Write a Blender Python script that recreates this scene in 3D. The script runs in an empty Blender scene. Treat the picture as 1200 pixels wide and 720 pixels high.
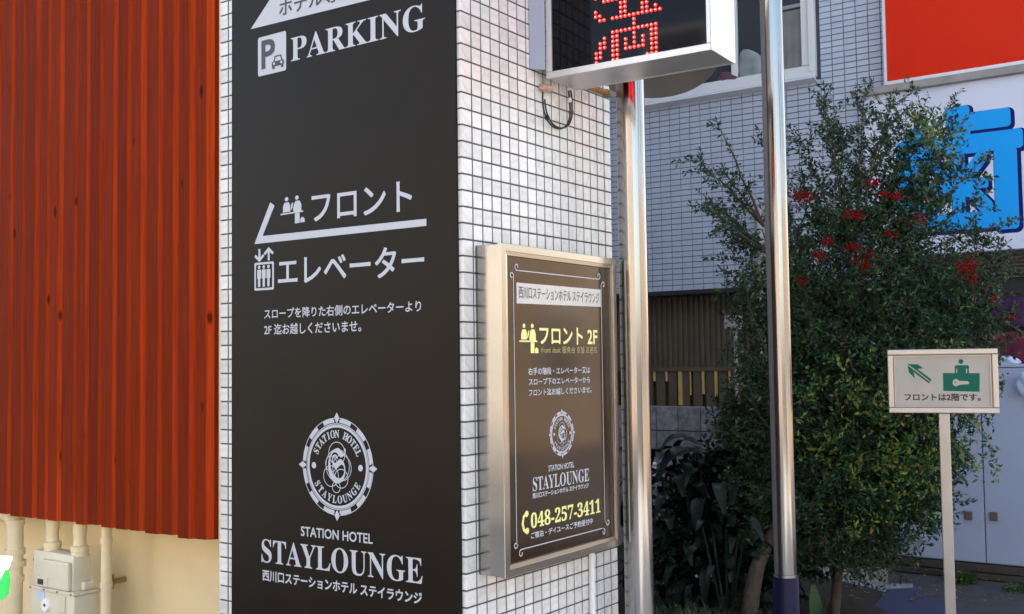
import bpy, bmesh, math, random
import numpy as np
from mathutils import Vector, Matrix, noise as mnoise
random.seed(7); rng = np.random.default_rng(7)
SC = bpy.context.scene; COL = SC.collection

# ------------------------------------------------------------------ camera
F, CX, CY = 1267.0, 600.0, 360.0          # focal length and centre in photograph pixels
RM = np.array([[0.817082450788245, -0.03994625314964754, -0.575135258415948],
               [0.5763789773294612, 0.034471762081193166, 0.8164551255958051],
               [-0.012788397339757195, -0.9986070270532444, 0.051190452382828225]])
CAM = np.array([1.98993, -2.57161, 1.5])
cam = bpy.data.cameras.new('camera'); co = bpy.data.objects.new('camera', cam); COL.objects.link(co)
cam.sensor_fit = 'HORIZONTAL'; cam.sensor_width = 36; cam.lens = F / 1200 * 36
cam.clip_start = 0.05; cam.clip_end = 500
m = Matrix.Identity(4)
for i in range(3):
    m[i][0] = RM[i][0]; m[i][1] = -RM[i][1]; m[i][2] = -RM[i][2]; m[i][3] = CAM[i]
co.matrix_world = m; SC.camera = co
# ------------------------------------------------------------------ world and sun
SUN_DIR = Vector((-0.53, 0.848, 0.80)).normalized()      # towards the sun
elev = math.asin(SUN_DIR.z)
w = bpy.data.worlds.new("World"); SC.world = w; w.use_nodes = True
nt = w.node_tree; bg = nt.nodes['Background']
sky = nt.nodes.new('ShaderNodeTexSky'); sky.sky_type = 'NISHITA'; sky.sun_disc = False
sky.sun_elevation = elev; sky.sun_rotation = math.atan2(SUN_DIR.x, SUN_DIR.y)
sky.air_density = 1.0; sky.dust_density = 2.5; sky.ozone_density = 0.6
tint = nt.nodes.new('ShaderNodeVectorMath'); tint.operation = 'MULTIPLY'; tint.inputs[1].default_value = (1.06, .97, .86)
nt.links.new(sky.outputs[0], tint.inputs[0]); nt.links.new(tint.outputs[0], bg.inputs[0]); bg.inputs[1].default_value = 0.15
sl = bpy.data.lights.new('sun', 'SUN'); sl.energy = 5.0; sl.angle = math.radians(0.5); sl.color = (1, 0.91, 0.80)
so = bpy.data.objects.new('sun', sl); COL.objects.link(so)
so.rotation_euler = (-SUN_DIR).to_track_quat('-Z', 'Y').to_euler(); so.location = (0, 0, 12)
SC.view_settings.view_transform = 'Standard'; SC.view_settings.look = 'None'
SC.view_settings.exposure = 2.2; SC.view_settings.gamma = 1

# ------------------------------------------------------------------ helpers
def ray(u, v): return RM @ np.array([u - CX, v - CY, F])
def onp(u, v, p, n):                      # surveyed point of the photograph on a known plane of the place
    d = ray(u, v); p = np.array(p, float); n = np.array(n, float)
    return CAM + d * (((p - CAM) @ n) / (d @ n))
def at(u, v, dist):                       # point at a known distance along the view axis
    return Vector(CAM + ray(u, v) / F * dist)
def proj(p):
    c = RM.T @ (np.array(p, float) - CAM); return CX + F * c[0] / c[2], CY + F * c[1] / c[2], c[2]

def nodes(name):
    m = bpy.data.materials.new(name); m.use_nodes = True
    return m, m.node_tree, m.node_tree.nodes['Principled BSDF']
def mat(name, col, rough=0.6, metal=0.0, var=0.0, scale=8.0, bump=0.0, bscale=60.0, rnd=0.0, stretch=(1, 1, 1), emit=0, spec=None, coat=0):
    m, t, b = nodes(name)
    N = t.nodes; L = t.links
    b.inputs['Base Color'].default_value = (*col, 1); b.inputs['Roughness'].default_value = rough; b.inputs['Metallic'].default_value = metal
    if spec is not None: b.inputs['Specular IOR Level'].default_value = spec
    if coat: b.inputs['Coat Weight'].default_value = coat; b.inputs['Coat Roughness'].default_value = 0.03
    tc = N.new('ShaderNodeTexCoord'); mp = N.new('ShaderNodeMapping'); mp.inputs['Scale'].default_value = stretch
    L.new(tc.outputs['Object'], mp.inputs[0])
    if var or rnd:
        nz = N.new('ShaderNodeTexNoise'); nz.inputs['Scale'].default_value = scale; nz.inputs['Detail'].default_value = 6
        L.new(mp.outputs[0], nz.inputs['Vector'])
        oi = N.new('ShaderNodeObjectInfo')
        a = N.new('ShaderNodeMapRange'); a.inputs[1].default_value = .3; a.inputs[2].default_value = .7
        a.inputs[3].default_value = 1 - var; a.inputs[4].default_value = 1 + var; L.new(nz.outputs[0], a.inputs[0])
        c = N.new('ShaderNodeMapRange'); c.inputs[3].default_value = 1 - rnd; c.inputs[4].default_value = 1 + rnd; L.new(oi.outputs['Random'], c.inputs[0])
        mu = N.new('ShaderNodeMath'); mu.operation = 'MULTIPLY'; L.new(a.outputs[0], mu.inputs[0]); L.new(c.outputs[0], mu.inputs[1])
        vm = N.new('ShaderNodeVectorMath'); vm.operation = 'SCALE'; vm.inputs[0].default_value = col; L.new(mu.outputs[0], vm.inputs['Scale'])
        L.new(vm.outputs[0], b.inputs['Base Color'])
        rr = N.new('ShaderNodeMapRange'); rr.inputs[3].default_value = max(0.02, rough - .08); rr.inputs[4].default_value = rough + .08
        L.new(nz.outputs[0], rr.inputs[0]); L.new(rr.outputs[0], b.inputs['Roughness'])
    if bump:
        n2 = N.new('ShaderNodeTexNoise'); n2.inputs['Scale'].default_value = bscale; n2.inputs['Detail'].default_value = 4
        L.new(mp.outputs[0], n2.inputs['Vector'])
        bp = N.new('ShaderNodeBump'); bp.inputs['Strength'].default_value = bump; bp.inputs['Distance'].default_value = .01
        L.new(n2.outputs[0], bp.inputs['Height']); L.new(bp.outputs[0], b.inputs['Normal'])
    if emit:
        b.inputs['Emission Color'].default_value = (*col, 1); b.inputs['Emission Strength'].default_value = emit
    return m

M = {}
M['tile'] = mat('glazed_white_tile', (.71, .70, .675), .28, var=.05, scale=30, rnd=.13, bump=.12, bscale=25)
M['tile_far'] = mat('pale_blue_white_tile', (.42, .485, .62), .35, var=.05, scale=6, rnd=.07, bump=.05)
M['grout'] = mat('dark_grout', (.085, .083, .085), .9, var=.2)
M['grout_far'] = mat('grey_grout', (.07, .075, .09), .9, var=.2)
M['panel'] = mat('satin_dark_brown_sheet', (.0105, .0065, .004), .38, var=.2, scale=3, bump=.02, bscale=400, spec=.15)
M['ink'] = mat('white_print', (.50, .52, .56), .45, spec=.25)
M['ink_dark'] = mat('dark_print', (.03, .028, .04), .4)
M['ink_grey'] = mat('brown_grey_print', (.11, .09, .08), .5)
M['ink_yellow'] = mat('pale_yellow_print', (.82, .80, .30), .45)
M['ink_gold'] = mat('dull_gold_print', (.40, .33, .13), .45)
M['banner'] = mat('pale_grey_print', (.58, .55, .52), .45)
M['steel'] = mat('brushed_stainless_steel', (.36, .35, .33), .20, 1.0, var=.05, scale=2, stretch=(1, 1, 4))
M['pole'] = mat('polished_stainless_tube', (.34, .34, .335), .15, 1.0, var=.08, scale=3, stretch=(4, 4, .4), bump=.012, bscale=2)
M['alu'] = mat('anodised_aluminium', (.62, .62, .62), .38, .75, var=.04, scale=5)
M['alu_white'] = mat('white_painted_metal', (.82, .81, .79), .45, .0, var=.03)
M['screen'] = mat('smoked_acrylic', (.003, .003, .005), .05, spec=.16)
M['led'] = mat('red_led', (1, .012, .010), .4, emit=2.0)
M['led_core'] = mat('hot_red_led', (1, .16, .12), .4, emit=1.7)
M['boxface'] = mat('dark_brown_acrylic_face', (.026, .013, .005), .10, var=.08, scale=4, spec=.4)
M['cable'] = mat('black_cable', (.02, .018, .018), .5)
M['tape'] = mat('peach_putty', (.50, .33, .24), .8, var=.2, scale=40, bump=.4)
M['brass'] = mat('weathered_brass_pipe', (.36, .25, .10), .45, .4, var=.35, scale=30, bump=.2)
M['purple'] = mat('purple_vinyl_sleeve', (.008, .007, .040), .45, var=.15, bump=.05, spec=.2)
M['cream'] = mat('cream_render', (.85, .70, .43), .8, var=.05, scale=4, bump=.15, bscale=200)
M['pipe'] = mat('cream_painted_pipe', (.72, .60, .38), .5, var=.08, bump=.08)
M['meter'] = mat('beige_grey_enamel', (.62, .56, .44), .5, var=.05, bump=.05)
M['dark'] = mat('dark_plastic', (.02, .022, .03), .35)
M['sticker_blue'] = mat('pale_blue_sticker', (.45, .58, .75), .5)
M['frame_white'] = mat('white_window_frame', (.62, .66, .72), .4, var=.03)
M['glass'] = mat('dark_window_glass', (.085, .10, .125), .06, spec=.6)
M['curtain'] = mat('beige_curtain', (.46, .46, .44), .9, var=.12, bump=.4, bscale=10)
M['orange'] = mat('orange_red_sheet', (.60, .022, .004), .55, var=.04, scale=3, bump=.03, bscale=5, spec=.12)
M['board_white'] = mat('pale_blue_white_board', (.56, .63, .80), .5, var=.05, scale=2, bump=.04)
M['blue'] = mat('bright_blue_print', (.012, .33, .86), .55, spec=.1)
M['navy'] = mat('navy_print', (.008, .01, .12), .5, spec=.1)
M['door'] = mat('blue_grey_steel_door', (.36, .43, .60), .45, var=.05, scale=3, bump=.05)
M['latch'] = mat('brown_latch', (.12, .095, .08), .5)
M['brown_metal'] = mat('brown_ribbed_metal', (.115, .095, .068), .5, var=.15)
M['slit'] = mat('pale_varnished_batten', (.62, .42, .14), .6, var=.1)  # warm light through the fence gaps, put into the colour
M['ochre'] = mat('ochre_panel', (.10, .065, .014), .8, var=.3)
M['block'] = mat('grey_concrete_block', (.23, .24, .27), .9, var=.35, scale=18, bump=.8, bscale=40, rnd=.12)
M['concrete'] = mat('weathered_concrete', (.27, .27, .27), .85, var=.2, scale=7, bump=.4, rnd=.12)
M['paver'] = mat('grey_paving_stone', (.27, .28, .30), .8, var=.2, scale=6, bump=.3, rnd=.15)
M['asphalt'] = mat('asphalt', (.055, .055, .058), .85, var=.25, scale=9, bump=.6, bscale=120)
M['forecourt'] = mat('pale_concrete_paving', (.46, .44, .41), .85, var=.12, scale=2)
M['soil'] = mat('dark_soil', (.028, .022, .016), .95, var=.4, scale=20, bump=1, bscale=40)
M['bark'] = mat('grey_brown_bark', (.075, .055, .042), .9, var=.3, scale=25, bump=.8, bscale=50)
M['leaf_a'] = mat('dark_green_leaf', (.012, .042, .018), .5, spec=.25)
M['leaf_b'] = mat('mid_green_leaf', (.028, .085, .020), .5, spec=.25)
M['leaf_c'] = mat('yellow_green_leaf', (.12, .17, .028), .5, spec=.25)
M['leaf_d'] = mat('blue_green_leaf', (.018, .055, .04), .5, spec=.25)
M['leaf_o'] = mat('orange_brown_leaf', (.28, .13, .04), .6)
M['big_leaf'] = mat('dark_strap_leaf', (.007, .015, .011), .34, var=.35, scale=5, rnd=.3, spec=.15)
M['berry'] = mat('red_berry', (.15, .002, .003), .6, spec=.08)
M['grass'] = mat('dull_grass', (.05, .075, .028), .6)
M['sign_ivory'] = mat('ivory_sign_face', (.40, .38, .33), .5, var=.07)
M['sign_frame'] = mat('champagne_aluminium', (.42, .42, .41), .34, .85, var=.04)
M['green'] = mat('green_print', (0, .11, .075), .5, spec=.2)
M['post'] = mat('champagne_post', (.36, .355, .34), .34, .8, var=.06)
M['mat_blue'] = mat('dark_blue_rubber', (.03, .04, .09), .7, var=.2)
M['iron'] = mat('dark_iron_cover', (.04, .04, .042), .6, .5, var=.2, bump=.4)
M['maroon'] = mat('maroon_cloth', (.12, .008, .03), .9, var=.3, bump=.5, bscale=12)
M['violet'] = mat('dark_violet_cloth', (.045, .012, .06), .9, var=.3)
M['dish'] = mat('dark_grey_enamel', (.14, .135, .125), .6, var=.1)
M['dish_grey'] = mat('grey_painted_flange', (.28, .31, .38), .5)
M['bag'] = mat('pale_plastic_bag', (.22, .27, .30), .35, var=.2, bump=.8, bscale=15)
M['pink'] = mat('dusky_pink_cloth', (.10, .045, .08), .8)
M['facade_a'] = mat('warm_cream_facade', (.40, .365, .31), .8, var=.08, scale=1)
M['facade_b'] = mat('brown_tile_facade', (.36, .26, .18), .5, var=.15, scale=1.5)
M['facade_c'] = mat('grey_facade', (.40, .39, .37), .8, var=.08, scale=1)
M['lit_white'] = mat('lit_white_sign', (1, .97, .88), .5, emit=2.2)
M['lit_green'] = mat('lit_green_sign', (.03, .62, .10), .5, emit=.22)
M['batten_dark'] = mat('dark_rail', (.05, .042, .036), .6, var=.2)
M['pvc'] = mat('off_white_pipe', (.36, .36, .36), .5, var=.08)

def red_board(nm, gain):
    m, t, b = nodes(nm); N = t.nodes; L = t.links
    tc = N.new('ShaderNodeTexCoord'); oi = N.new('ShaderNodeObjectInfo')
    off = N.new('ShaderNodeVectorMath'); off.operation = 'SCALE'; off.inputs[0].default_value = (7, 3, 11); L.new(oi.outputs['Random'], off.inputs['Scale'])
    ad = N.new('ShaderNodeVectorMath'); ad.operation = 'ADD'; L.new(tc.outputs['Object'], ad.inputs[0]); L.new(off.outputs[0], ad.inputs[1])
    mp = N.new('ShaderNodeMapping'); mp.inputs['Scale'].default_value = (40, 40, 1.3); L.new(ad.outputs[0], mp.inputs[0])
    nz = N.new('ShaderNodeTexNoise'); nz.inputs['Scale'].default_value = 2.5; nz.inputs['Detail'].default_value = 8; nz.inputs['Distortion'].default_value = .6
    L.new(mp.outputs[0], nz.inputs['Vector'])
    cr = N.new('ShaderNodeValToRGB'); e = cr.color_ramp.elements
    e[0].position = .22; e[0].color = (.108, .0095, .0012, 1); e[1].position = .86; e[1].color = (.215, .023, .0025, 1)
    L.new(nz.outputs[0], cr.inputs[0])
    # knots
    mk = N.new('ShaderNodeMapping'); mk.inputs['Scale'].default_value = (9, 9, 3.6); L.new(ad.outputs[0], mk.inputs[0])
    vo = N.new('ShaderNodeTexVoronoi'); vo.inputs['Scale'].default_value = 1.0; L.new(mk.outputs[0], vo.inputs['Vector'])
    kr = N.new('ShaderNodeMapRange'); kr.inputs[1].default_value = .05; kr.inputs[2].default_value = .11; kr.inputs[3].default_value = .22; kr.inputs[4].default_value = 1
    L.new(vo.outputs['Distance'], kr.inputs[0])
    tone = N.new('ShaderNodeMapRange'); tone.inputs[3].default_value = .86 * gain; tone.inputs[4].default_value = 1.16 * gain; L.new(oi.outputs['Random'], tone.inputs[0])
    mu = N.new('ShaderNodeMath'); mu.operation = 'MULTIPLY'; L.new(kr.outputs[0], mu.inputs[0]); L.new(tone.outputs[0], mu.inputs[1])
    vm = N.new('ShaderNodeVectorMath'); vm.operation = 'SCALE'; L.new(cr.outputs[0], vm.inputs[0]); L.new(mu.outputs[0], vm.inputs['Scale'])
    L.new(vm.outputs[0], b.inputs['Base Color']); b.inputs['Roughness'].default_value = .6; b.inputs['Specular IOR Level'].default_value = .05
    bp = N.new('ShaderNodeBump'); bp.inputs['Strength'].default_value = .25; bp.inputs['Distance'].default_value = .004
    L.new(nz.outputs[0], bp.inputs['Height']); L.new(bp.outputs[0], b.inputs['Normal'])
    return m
M['redwood'] = red_board('red_stained_timber', 1.0); M['redwood_edge'] = red_board('orange_red_timber_edge', 2.3)  # brighter copy puts the side light on the chamfers into colour

def tag(o, label=None, cat=None, group=None, kind=None):
    if label: o['label'] = label
    if cat: o['category'] = cat
    if group: o['group'] = group
    if kind: o['kind'] = kind
    return o
def thing(name, label, cat, loc=(0, 0, 0), group=None):
    o = bpy.data.objects.new(name, None); COL.objects.link(o); o.location = loc; o.empty_display_size = .05
    return tag(o, label, cat, group)
def wmat(o):
    mm = Matrix.Identity(4)
    while o: mm = (Matrix.Translation(o.location) if o.type == 'EMPTY' else Matrix.Identity(4)) @ mm; o = o.parent
    return mm
def link(name, me, parent=None, loc=None, rot=None):
    o = bpy.data.objects.new(name, me); COL.objects.link(o)
    if parent:
        o.parent = parent
        root = parent
        while root.parent: root = root.parent
        o.matrix_parent_inverse = Matrix.Translation(-root.location) if parent is root and root.type == 'EMPTY' else Matrix.Identity(4)
    if loc is not None: o.location = loc
    if rot is not None: o.rotation_euler = rot
    return o
def mesh(name, vs, fs, mt, smooth=False, mi=None):
    me = bpy.data.meshes.new(name); me.from_pydata([tuple(v) for v in vs], [], fs)
    for k in (mt if isinstance(mt, (list, tuple)) else [mt]): me.materials.append(M[k] if isinstance(k, str) else k)
    if mi is not None: me.polygons.foreach_set('material_index', mi)
    if smooth: me.polygons.foreach_set('use_smooth', [True] * len(fs))
    me.update(); return me

class MB:
    def __init__(s): s.v = []; s.f = []; s.m = []
    def add(s, vs, fs, mi=0):
        k = len(s.v); s.v += [tuple(v) for v in vs]; s.f += [tuple(i + k for i in f) for f in fs]; s.m += [mi] * len(fs)
    def box(s, x0, x1, y0, y1, z0, z1, mi=0, bev=0):
        x0, x1 = sorted((x0, x1)); y0, y1 = sorted((y0, y1)); z0, z1 = sorted((z0, z1))
        if bev:
            bm = bmesh.new(); bmesh.ops.create_cube(bm, size=1)
            for v in bm.verts: v.co = Vector(((x0 + x1) / 2 + v.co.x * (x1 - x0), (y0 + y1) / 2 + v.co.y * (y1 - y0), (z0 + z1) / 2 + v.co.z * (z1 - z0)))
            bmesh.ops.bevel(bm, geom=bm.edges[:], offset=bev, segments=2, affect='EDGES', profile=.6)
            bm.verts.index_update(); s.add([v.co.copy() for v in bm.verts], [[v.index for v in f.verts] for f in bm.faces], mi); bm.free(); return
        vs = [(x, y, z) for z in (z0, z1) for y in (y0, y1) for x in (x0, x1)]
        s.add(vs, [(0, 2, 3, 1), (4, 5, 7, 6), (0, 1, 5, 4), (2, 6, 7, 3), (0, 4, 6, 2), (1, 3, 7, 5)], mi)
    def tube(s, pts, rad, n=12, mi=0, cap=True):
        pts = [Vector(p) for p in pts]; rings = []
        rads = rad if isinstance(rad, (list, tuple)) else [rad] * len(pts)
        up = None
        for i, p in enumerate(pts):
            d = (pts[min(i + 1, len(pts) - 1)] - pts[max(i - 1, 0)]).normalized()
            if up is None: up = d.orthogonal().normalized()
            up = (up - d * up.dot(d)).normalized(); sd = d.cross(up)
            rings.append([p + (up * math.cos(a) + sd * math.sin(a)) * rads[i] for a in [2 * math.pi * k / n for k in range(n)]])
        vs = [v for r in rings for v in r]; fs = []
        for i in range(len(rings) - 1):
            for k in range(n):
                a = i * n + k; b = i * n + (k + 1) % n; fs.append((a, b, b + n, a + n))
        if cap: fs.append(tuple(range(n - 1, -1, -1))); fs.append(tuple((len(rings) - 1) * n + k for k in range(n)))
        s.add(vs, fs, mi)
    def lathe(s, c, prof, n=24, mi=0, axis='z'):
        c = Vector(c); vs = []; fs = []
        for r, h in prof:
            for k in range(n):
                a = 2 * math.pi * k / n; q = (r * math.cos(a), r * math.sin(a), h)
                if axis == 'x': q = (h, q[0], q[1])
                if axis == 'y': q = (q[0], h, q[1])
                vs.append(c + Vector(q))
        for i in range(len(prof) - 1):
            for k in range(n):
                a = i * n + k; b = i * n + (k + 1) % n; fs.append((a, b, b + n, a + n))
        s.add(vs, fs, mi)
    def prism(s, poly, y0, y1, mi=0):     # poly of (x, z), extruded along y
        n = len(poly); vs = [(x, y0, z) for x, z in poly] + [(x, y1, z) for x, z in poly]
        s.add(vs, [tuple(range(n)), tuple(range(2 * n - 1, n - 1, -1))] + [(i, i + n, (i + 1) % n + n, (i + 1) % n) for i in range(n)], mi)
    def build(s, name, mt, parent=None, smooth=False):
        me = mesh(name, s.v, s.f, mt, smooth, s.m)
        if smooth:
            bm = bmesh.new(); bm.from_mesh(me)
            for e in bm.edges:
                if len(e.link_faces) == 2 and e.calc_face_angle(0) > math.radians(40): e.smooth = False
            bm.to_mesh(me); bm.free()
        return link(name, me, parent)

# ------------------------------------------------------------------ flat print: a frame is (origin, s-direction, normal), t is up
class Face:
    def __init__(s, p, sdir, n):
        s.p = Vector(p); s.s = Vector(sdir).normalized(); s.n = Vector(n).normalized(); s.t = Vector((0, 0, 1)); s.lift = .0006
    def st(s, u, v):
        q = Vector(onp(u, v, s.p, s.n)) - s.p; return q.dot(s.s), q.dot(s.t)
    def w(s, a, b, l=None): return s.p + s.s * a + s.t * b + s.n * (s.lift if l is None else l)

def filled(polys):                         # list of outlines -> triangulated verts, faces
    vs = []; fs = []
    for k, po in enumerate(polys):
        bm = bmesh.new(); f = bm.faces.new([bm.verts.new((x, y, 0)) for x, y in po]); bm.normal_update()
        if f.normal.z < 0: bmesh.ops.reverse_faces(bm, faces=[f])
        bmesh.ops.triangulate(bm, faces=bm.faces[:]); bm.verts.index_update(); o = len(vs)
        vs += [(v.co.x, v.co.y, k * .00006) for v in bm.verts]; fs += [tuple(v.index + o for v in f.verts) for f in bm.faces]; bm.free()
    return vs, fs
def put(face, name, vs, fs, mt, parent, lift=0):
    return link(name, mesh(name, [face.w(a, b, face.lift + lift + c) for a, b, c in vs], fs, mt), parent)
def shapes(face, name, polys, mt, parent, lift=0, px=True):
    if px: polys = [[face.st(u, v) for u, v in po] for po in polys]
    vs, fs = filled(polys); return put(face, name, vs, fs, mt, parent, lift)
_cache = {}
def glyphs(body, bold=0.0):
    k = (body, bold)
    if k in _cache: return _cache[k]
    cu = bpy.data.curves.new('t', 'FONT'); cu.body = body; cu.offset = bold; cu.resolution_u = 3
    o = bpy.data.objects.new('t', cu); COL.objects.link(o)
    dg = bpy.context.evaluated_depsgraph_get(); dg.update()
    me = bpy.data.meshes.new_from_object(o.evaluated_get(dg))
    vs = [tuple(v.co) for v in me.vertices]; fs = [tuple(p.vertices) for p in me.polygons]
    bpy.data.objects.remove(o); bpy.data.curves.remove(cu); bpy.data.meshes.remove(me)
    _cache[k] = (vs, fs); return vs, fs
def text(face, body, bl, br, tl, mt, parent, bold=0.0, name='lettering', lift=0):
    vs, fs = glyphs(body, 0)
    if bold:
        n0 = len(vs); offs = [(0, 0)] + [(bold * a, bold * b) for a, b in ((1, 1), (-1, 1), (1, -1), (-1, -1))]
        fs = [tuple(i + n0 * k for i in f) for k in range(5) for f in fs]; vs = [(v[0] + o[0], v[1] + o[1], k * .00005) for k, o in enumerate(offs) for v in vs]
    xs = [v[0] for v in vs]; ys = [v[1] for v in vs]; x0, x1, y0, y1 = min(xs), max(xs), min(ys), max(ys)
    s0, t0 = face.st(*bl); s1, t0b = face.st(*br); _, t1 = face.st(*tl); t0 = (t0 + t0b) / 2; t1 = t0 + (t1 - face.st(*bl)[1])
    q = [(s0 + (v[0] - x0) / (x1 - x0) * (s1 - s0), t0 + (v[1] - y0) / (y1 - y0) * (t1 - t0), v[2]) for v in vs]
    return put(face, name, q, fs, mt, parent, lift)
def circ(cx, cy, r, n=32, a0=0, a1=2 * math.pi):
    return [(cx + r * math.cos(a0 + (a1 - a0) * k / n), cy + r * math.sin(a0 + (a1 - a0) * k / n)) for k in range(n)]
def arcband(cx, cy, r0, r1, a0, a1, n=8):
    A = [a0 + (a1 - a0) * k / n for k in range(n + 1)]
    return [(cx + r1 * math.cos(a), cy + r1 * math.sin(a)) for a in A] + [(cx + r0 * math.cos(a), cy + r0 * math.sin(a)) for a in reversed(A)]
def ring_vf(cx, cy, r0, r1, n=48, z=0):
    vs = []; fs = []
    for k in range(n):
        a = 2 * math.pi * k / n; vs += [(cx + r0 * math.cos(a), cy + r0 * math.sin(a), z), (cx + r1 * math.cos(a), cy + r1 * math.sin(a), z)]
    for k in range(n):
        i = 2 * k; j = 2 * ((k + 1) % n); fs.append((i, i + 1, j + 1, j))
    return vs, fs
def stroke(pts, wd):                       # thick polyline as quads
    out = []
    for (x0, y0), (x1, y1) in zip(pts[:-1], pts[1:]):
        L = math.hypot(x1 - x0, y1 - y0) or 1e-9; nx, ny = -(y1 - y0) / L * wd / 2, (x1 - x0) / L * wd / 2
        ex, ey = (x1 - x0) / L * wd * .3, (y1 - y0) / L * wd * .3
        out.append([(x0 + nx - ex, y0 + ny - ey), (x0 - nx - ex, y0 - ny - ey), (x1 - nx + ex, y1 - ny + ey), (x1 + nx + ex, y1 + ny + ey)])
    return out
def capsule(x0, y0, x1, y1, r, n=8):
    a = math.atan2(y1 - y0, x1 - x0); o = []
    for k in range(n + 1): t = a - math.pi / 2 + math.pi * k / n; o.append((x1 + r * math.cos(t), y1 + r * math.sin(t)))
    for k in range(n + 1): t = a + math.pi / 2 + math.pi * k / n; o.append((x0 + r * math.cos(t), y0 + r * math.sin(t)))
    return o
def rrect(x0, y0, x1, y1, r, n=4):
    o = []
    for cx, cy, a in ((x1 - r, y1 - r, 0), (x0 + r, y1 - r, 90), (x0 + r, y0 + r, 180), (x1 - r, y0 + r, 270)):
        for k in range(n + 1): t = math.radians(a + 90 * k / n); o.append((cx + r * math.cos(t), cy + r * math.sin(t)))
    return o

def emblem(face, cu, cv, R, parent, mt='ink', det=1.0):
    cx, cy = face.st(cu, cv); V = []; Fc = []
    def addvf(vs, fs, z=0):
        k = len(V); V.extend([(a, b, c + z) for a, b, c in vs]); Fc.extend([tuple(i + k for i in f) for f in fs])
    addvf(*ring_vf(cx, cy, R * .985, R)); addvf(*ring_vf(cx, cy, R * .80, R * .855)); addvf(*ring_vf(cx, cy, R * .865, R * .885))
    n = 12
    polys = []
    for k in range(n):
        a = 2 * math.pi * k / n + math.radians(15 - 9); polys.append(arcband(cx, cy, R * .90, R * .985, a, a + math.radians(18), 4))
    for k in range(4):
        a = math.pi / 2 * k; c, s = math.cos(a), math.sin(a); q = [(.90, -.02), (1.0, -.07), (1.11, 0), (1.0, .07), (.90, .02)]
        polys.append([(cx + R * (x * c - y * s), cy + R * (x * s + y * c)) for x, y in q])
        polys.append(arcband(cx, cy, R * .90, R * .96, a + .08, a + .16, 2)); polys.append(arcband(cx, cy, R * .90, R * .96, a - .16, a - .08, 2))
    polys += [circ(cx - R * .66, cy, R * .065, 16), circ(cx + R * .66, cy, R * .065, 16)]
    vs, fs = filled(polys); addvf(vs, fs, .0002)
    # lettering round the ring
    def arc_text(s, r, a_mid, step, flip):
        n = len(s)
        for i, ch in enumerate(s):
            if ch == ' ': continue
            vs, fs = glyphs(ch, .012); xs = [v[0] for v in vs]; ys = [v[1] for v in vs]; mx = (min(xs) + max(xs)) / 2; h = .70
            off = (i - (n - 1) / 2) * step; a = a_mid - off if not flip else a_mid + off
            rot = a - math.pi / 2 if not flip else a + math.pi / 2; sc = R * .155 / h; c, sn = math.cos(rot), math.sin(rot)
            px, py = cx + r * math.cos(a), cy + r * math.sin(a)
            addvf([(px + sc * ((v[0] - mx) * c * .8 - (v[1] - h / 2) * sn), py + sc * ((v[0] - mx) * sn * .8 + (v[1] - h / 2) * c), .0006) for v in vs], fs)
    B = lambda s: ''.join(chr(0x1D400 + ord(c) - 65) if c.isalpha() else c for c in s)
    arc_text(B('STATION HOTEL'), R * .67, math.pi / 2, math.radians(10.6), False)
    arc_text(B('STAYLOUNGE'), R * .67, -math.pi / 2, math.radians(12.6), True)
    # the curled S
    vs, fs = glyphs(chr(0x1D57E), 0.0); xs = [v[0] for v in vs]; ys = [v[1] for v in vs]
    w0, h0 = max(xs) - min(xs), max(ys) - min(ys)
    addvf([(cx + R * .50 * ((v[0] - min(xs)) / w0 - .5), cy + R * .02 + R * .72 * ((v[1] - min(ys)) / h0 - .5), .001) for v in vs], fs)
    for (ox, oy, r, z) in ((0, .27, .24, 1), (.14, -.02, .27, 2), (-.16, .05, .17, 3), (-.17, -.2, .22, 4), (.12, -.24, .2, 5), (-.02, -.42, .12, 6), (0.02, .02, .34, 7)):
        addvf(*ring_vf(cx + R * ox, cy + R * oy, R * (r - .016), R * r, 28, .0011 + z * .00006))
    # sub-pixel stagger is already in z
    return put(face, 'emblem', V, Fc, mt, parent)

# ================================================================== THE GROUND
GZ = -.08
g = MB(); g.add([(-40, -40, GZ), (40, -40, GZ), (40, 60, GZ), (-40, 60, GZ)], [(0, 1, 2, 3)])
tag(g.build('ground', 'asphalt'), kind='structure')
g = MB(); g.box(1.3, 8.9, -7, 3.4, GZ - .2, GZ + .03)  # unseen pale paving, added to bounce sunlight up at the pillar
g.box(.06, 1.29, -7, 2.0, GZ - .2, GZ + .03); g.box(-12, .05, -5, -2.8, GZ - .2, GZ + .03)
tag(g.build('forecourt', 'forecourt'), kind='structure')
g = MB()                                   # planting bed soil
bed = [(-3.6, 6.1), (-3.2, 3.2), (-1.6, 3.0), (-.35, 3.15), (.05, 3.9), (-.15, 4.75), (-.75, 5.0), (-1.1, 5.7), (-1.2, 6.1)]
vs = [(x, y, GZ + .05 + .02 * math.sin(i * 2.1)) for i, (x, y) in enumerate(bed)] + [(x, y, GZ - .02) for x, y in bed]; n = len(bed)
g.add(vs, [tuple(range(n - 1, -1, -1))] + [(i, i + n, (i + 1) % n + n, (i + 1) % n) for i in range(n)])
tag(g.build('planting_bed', 'soil'), kind='structure')
for f in bpy.data.objects['planting_bed'].data.polygons: pass
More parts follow.
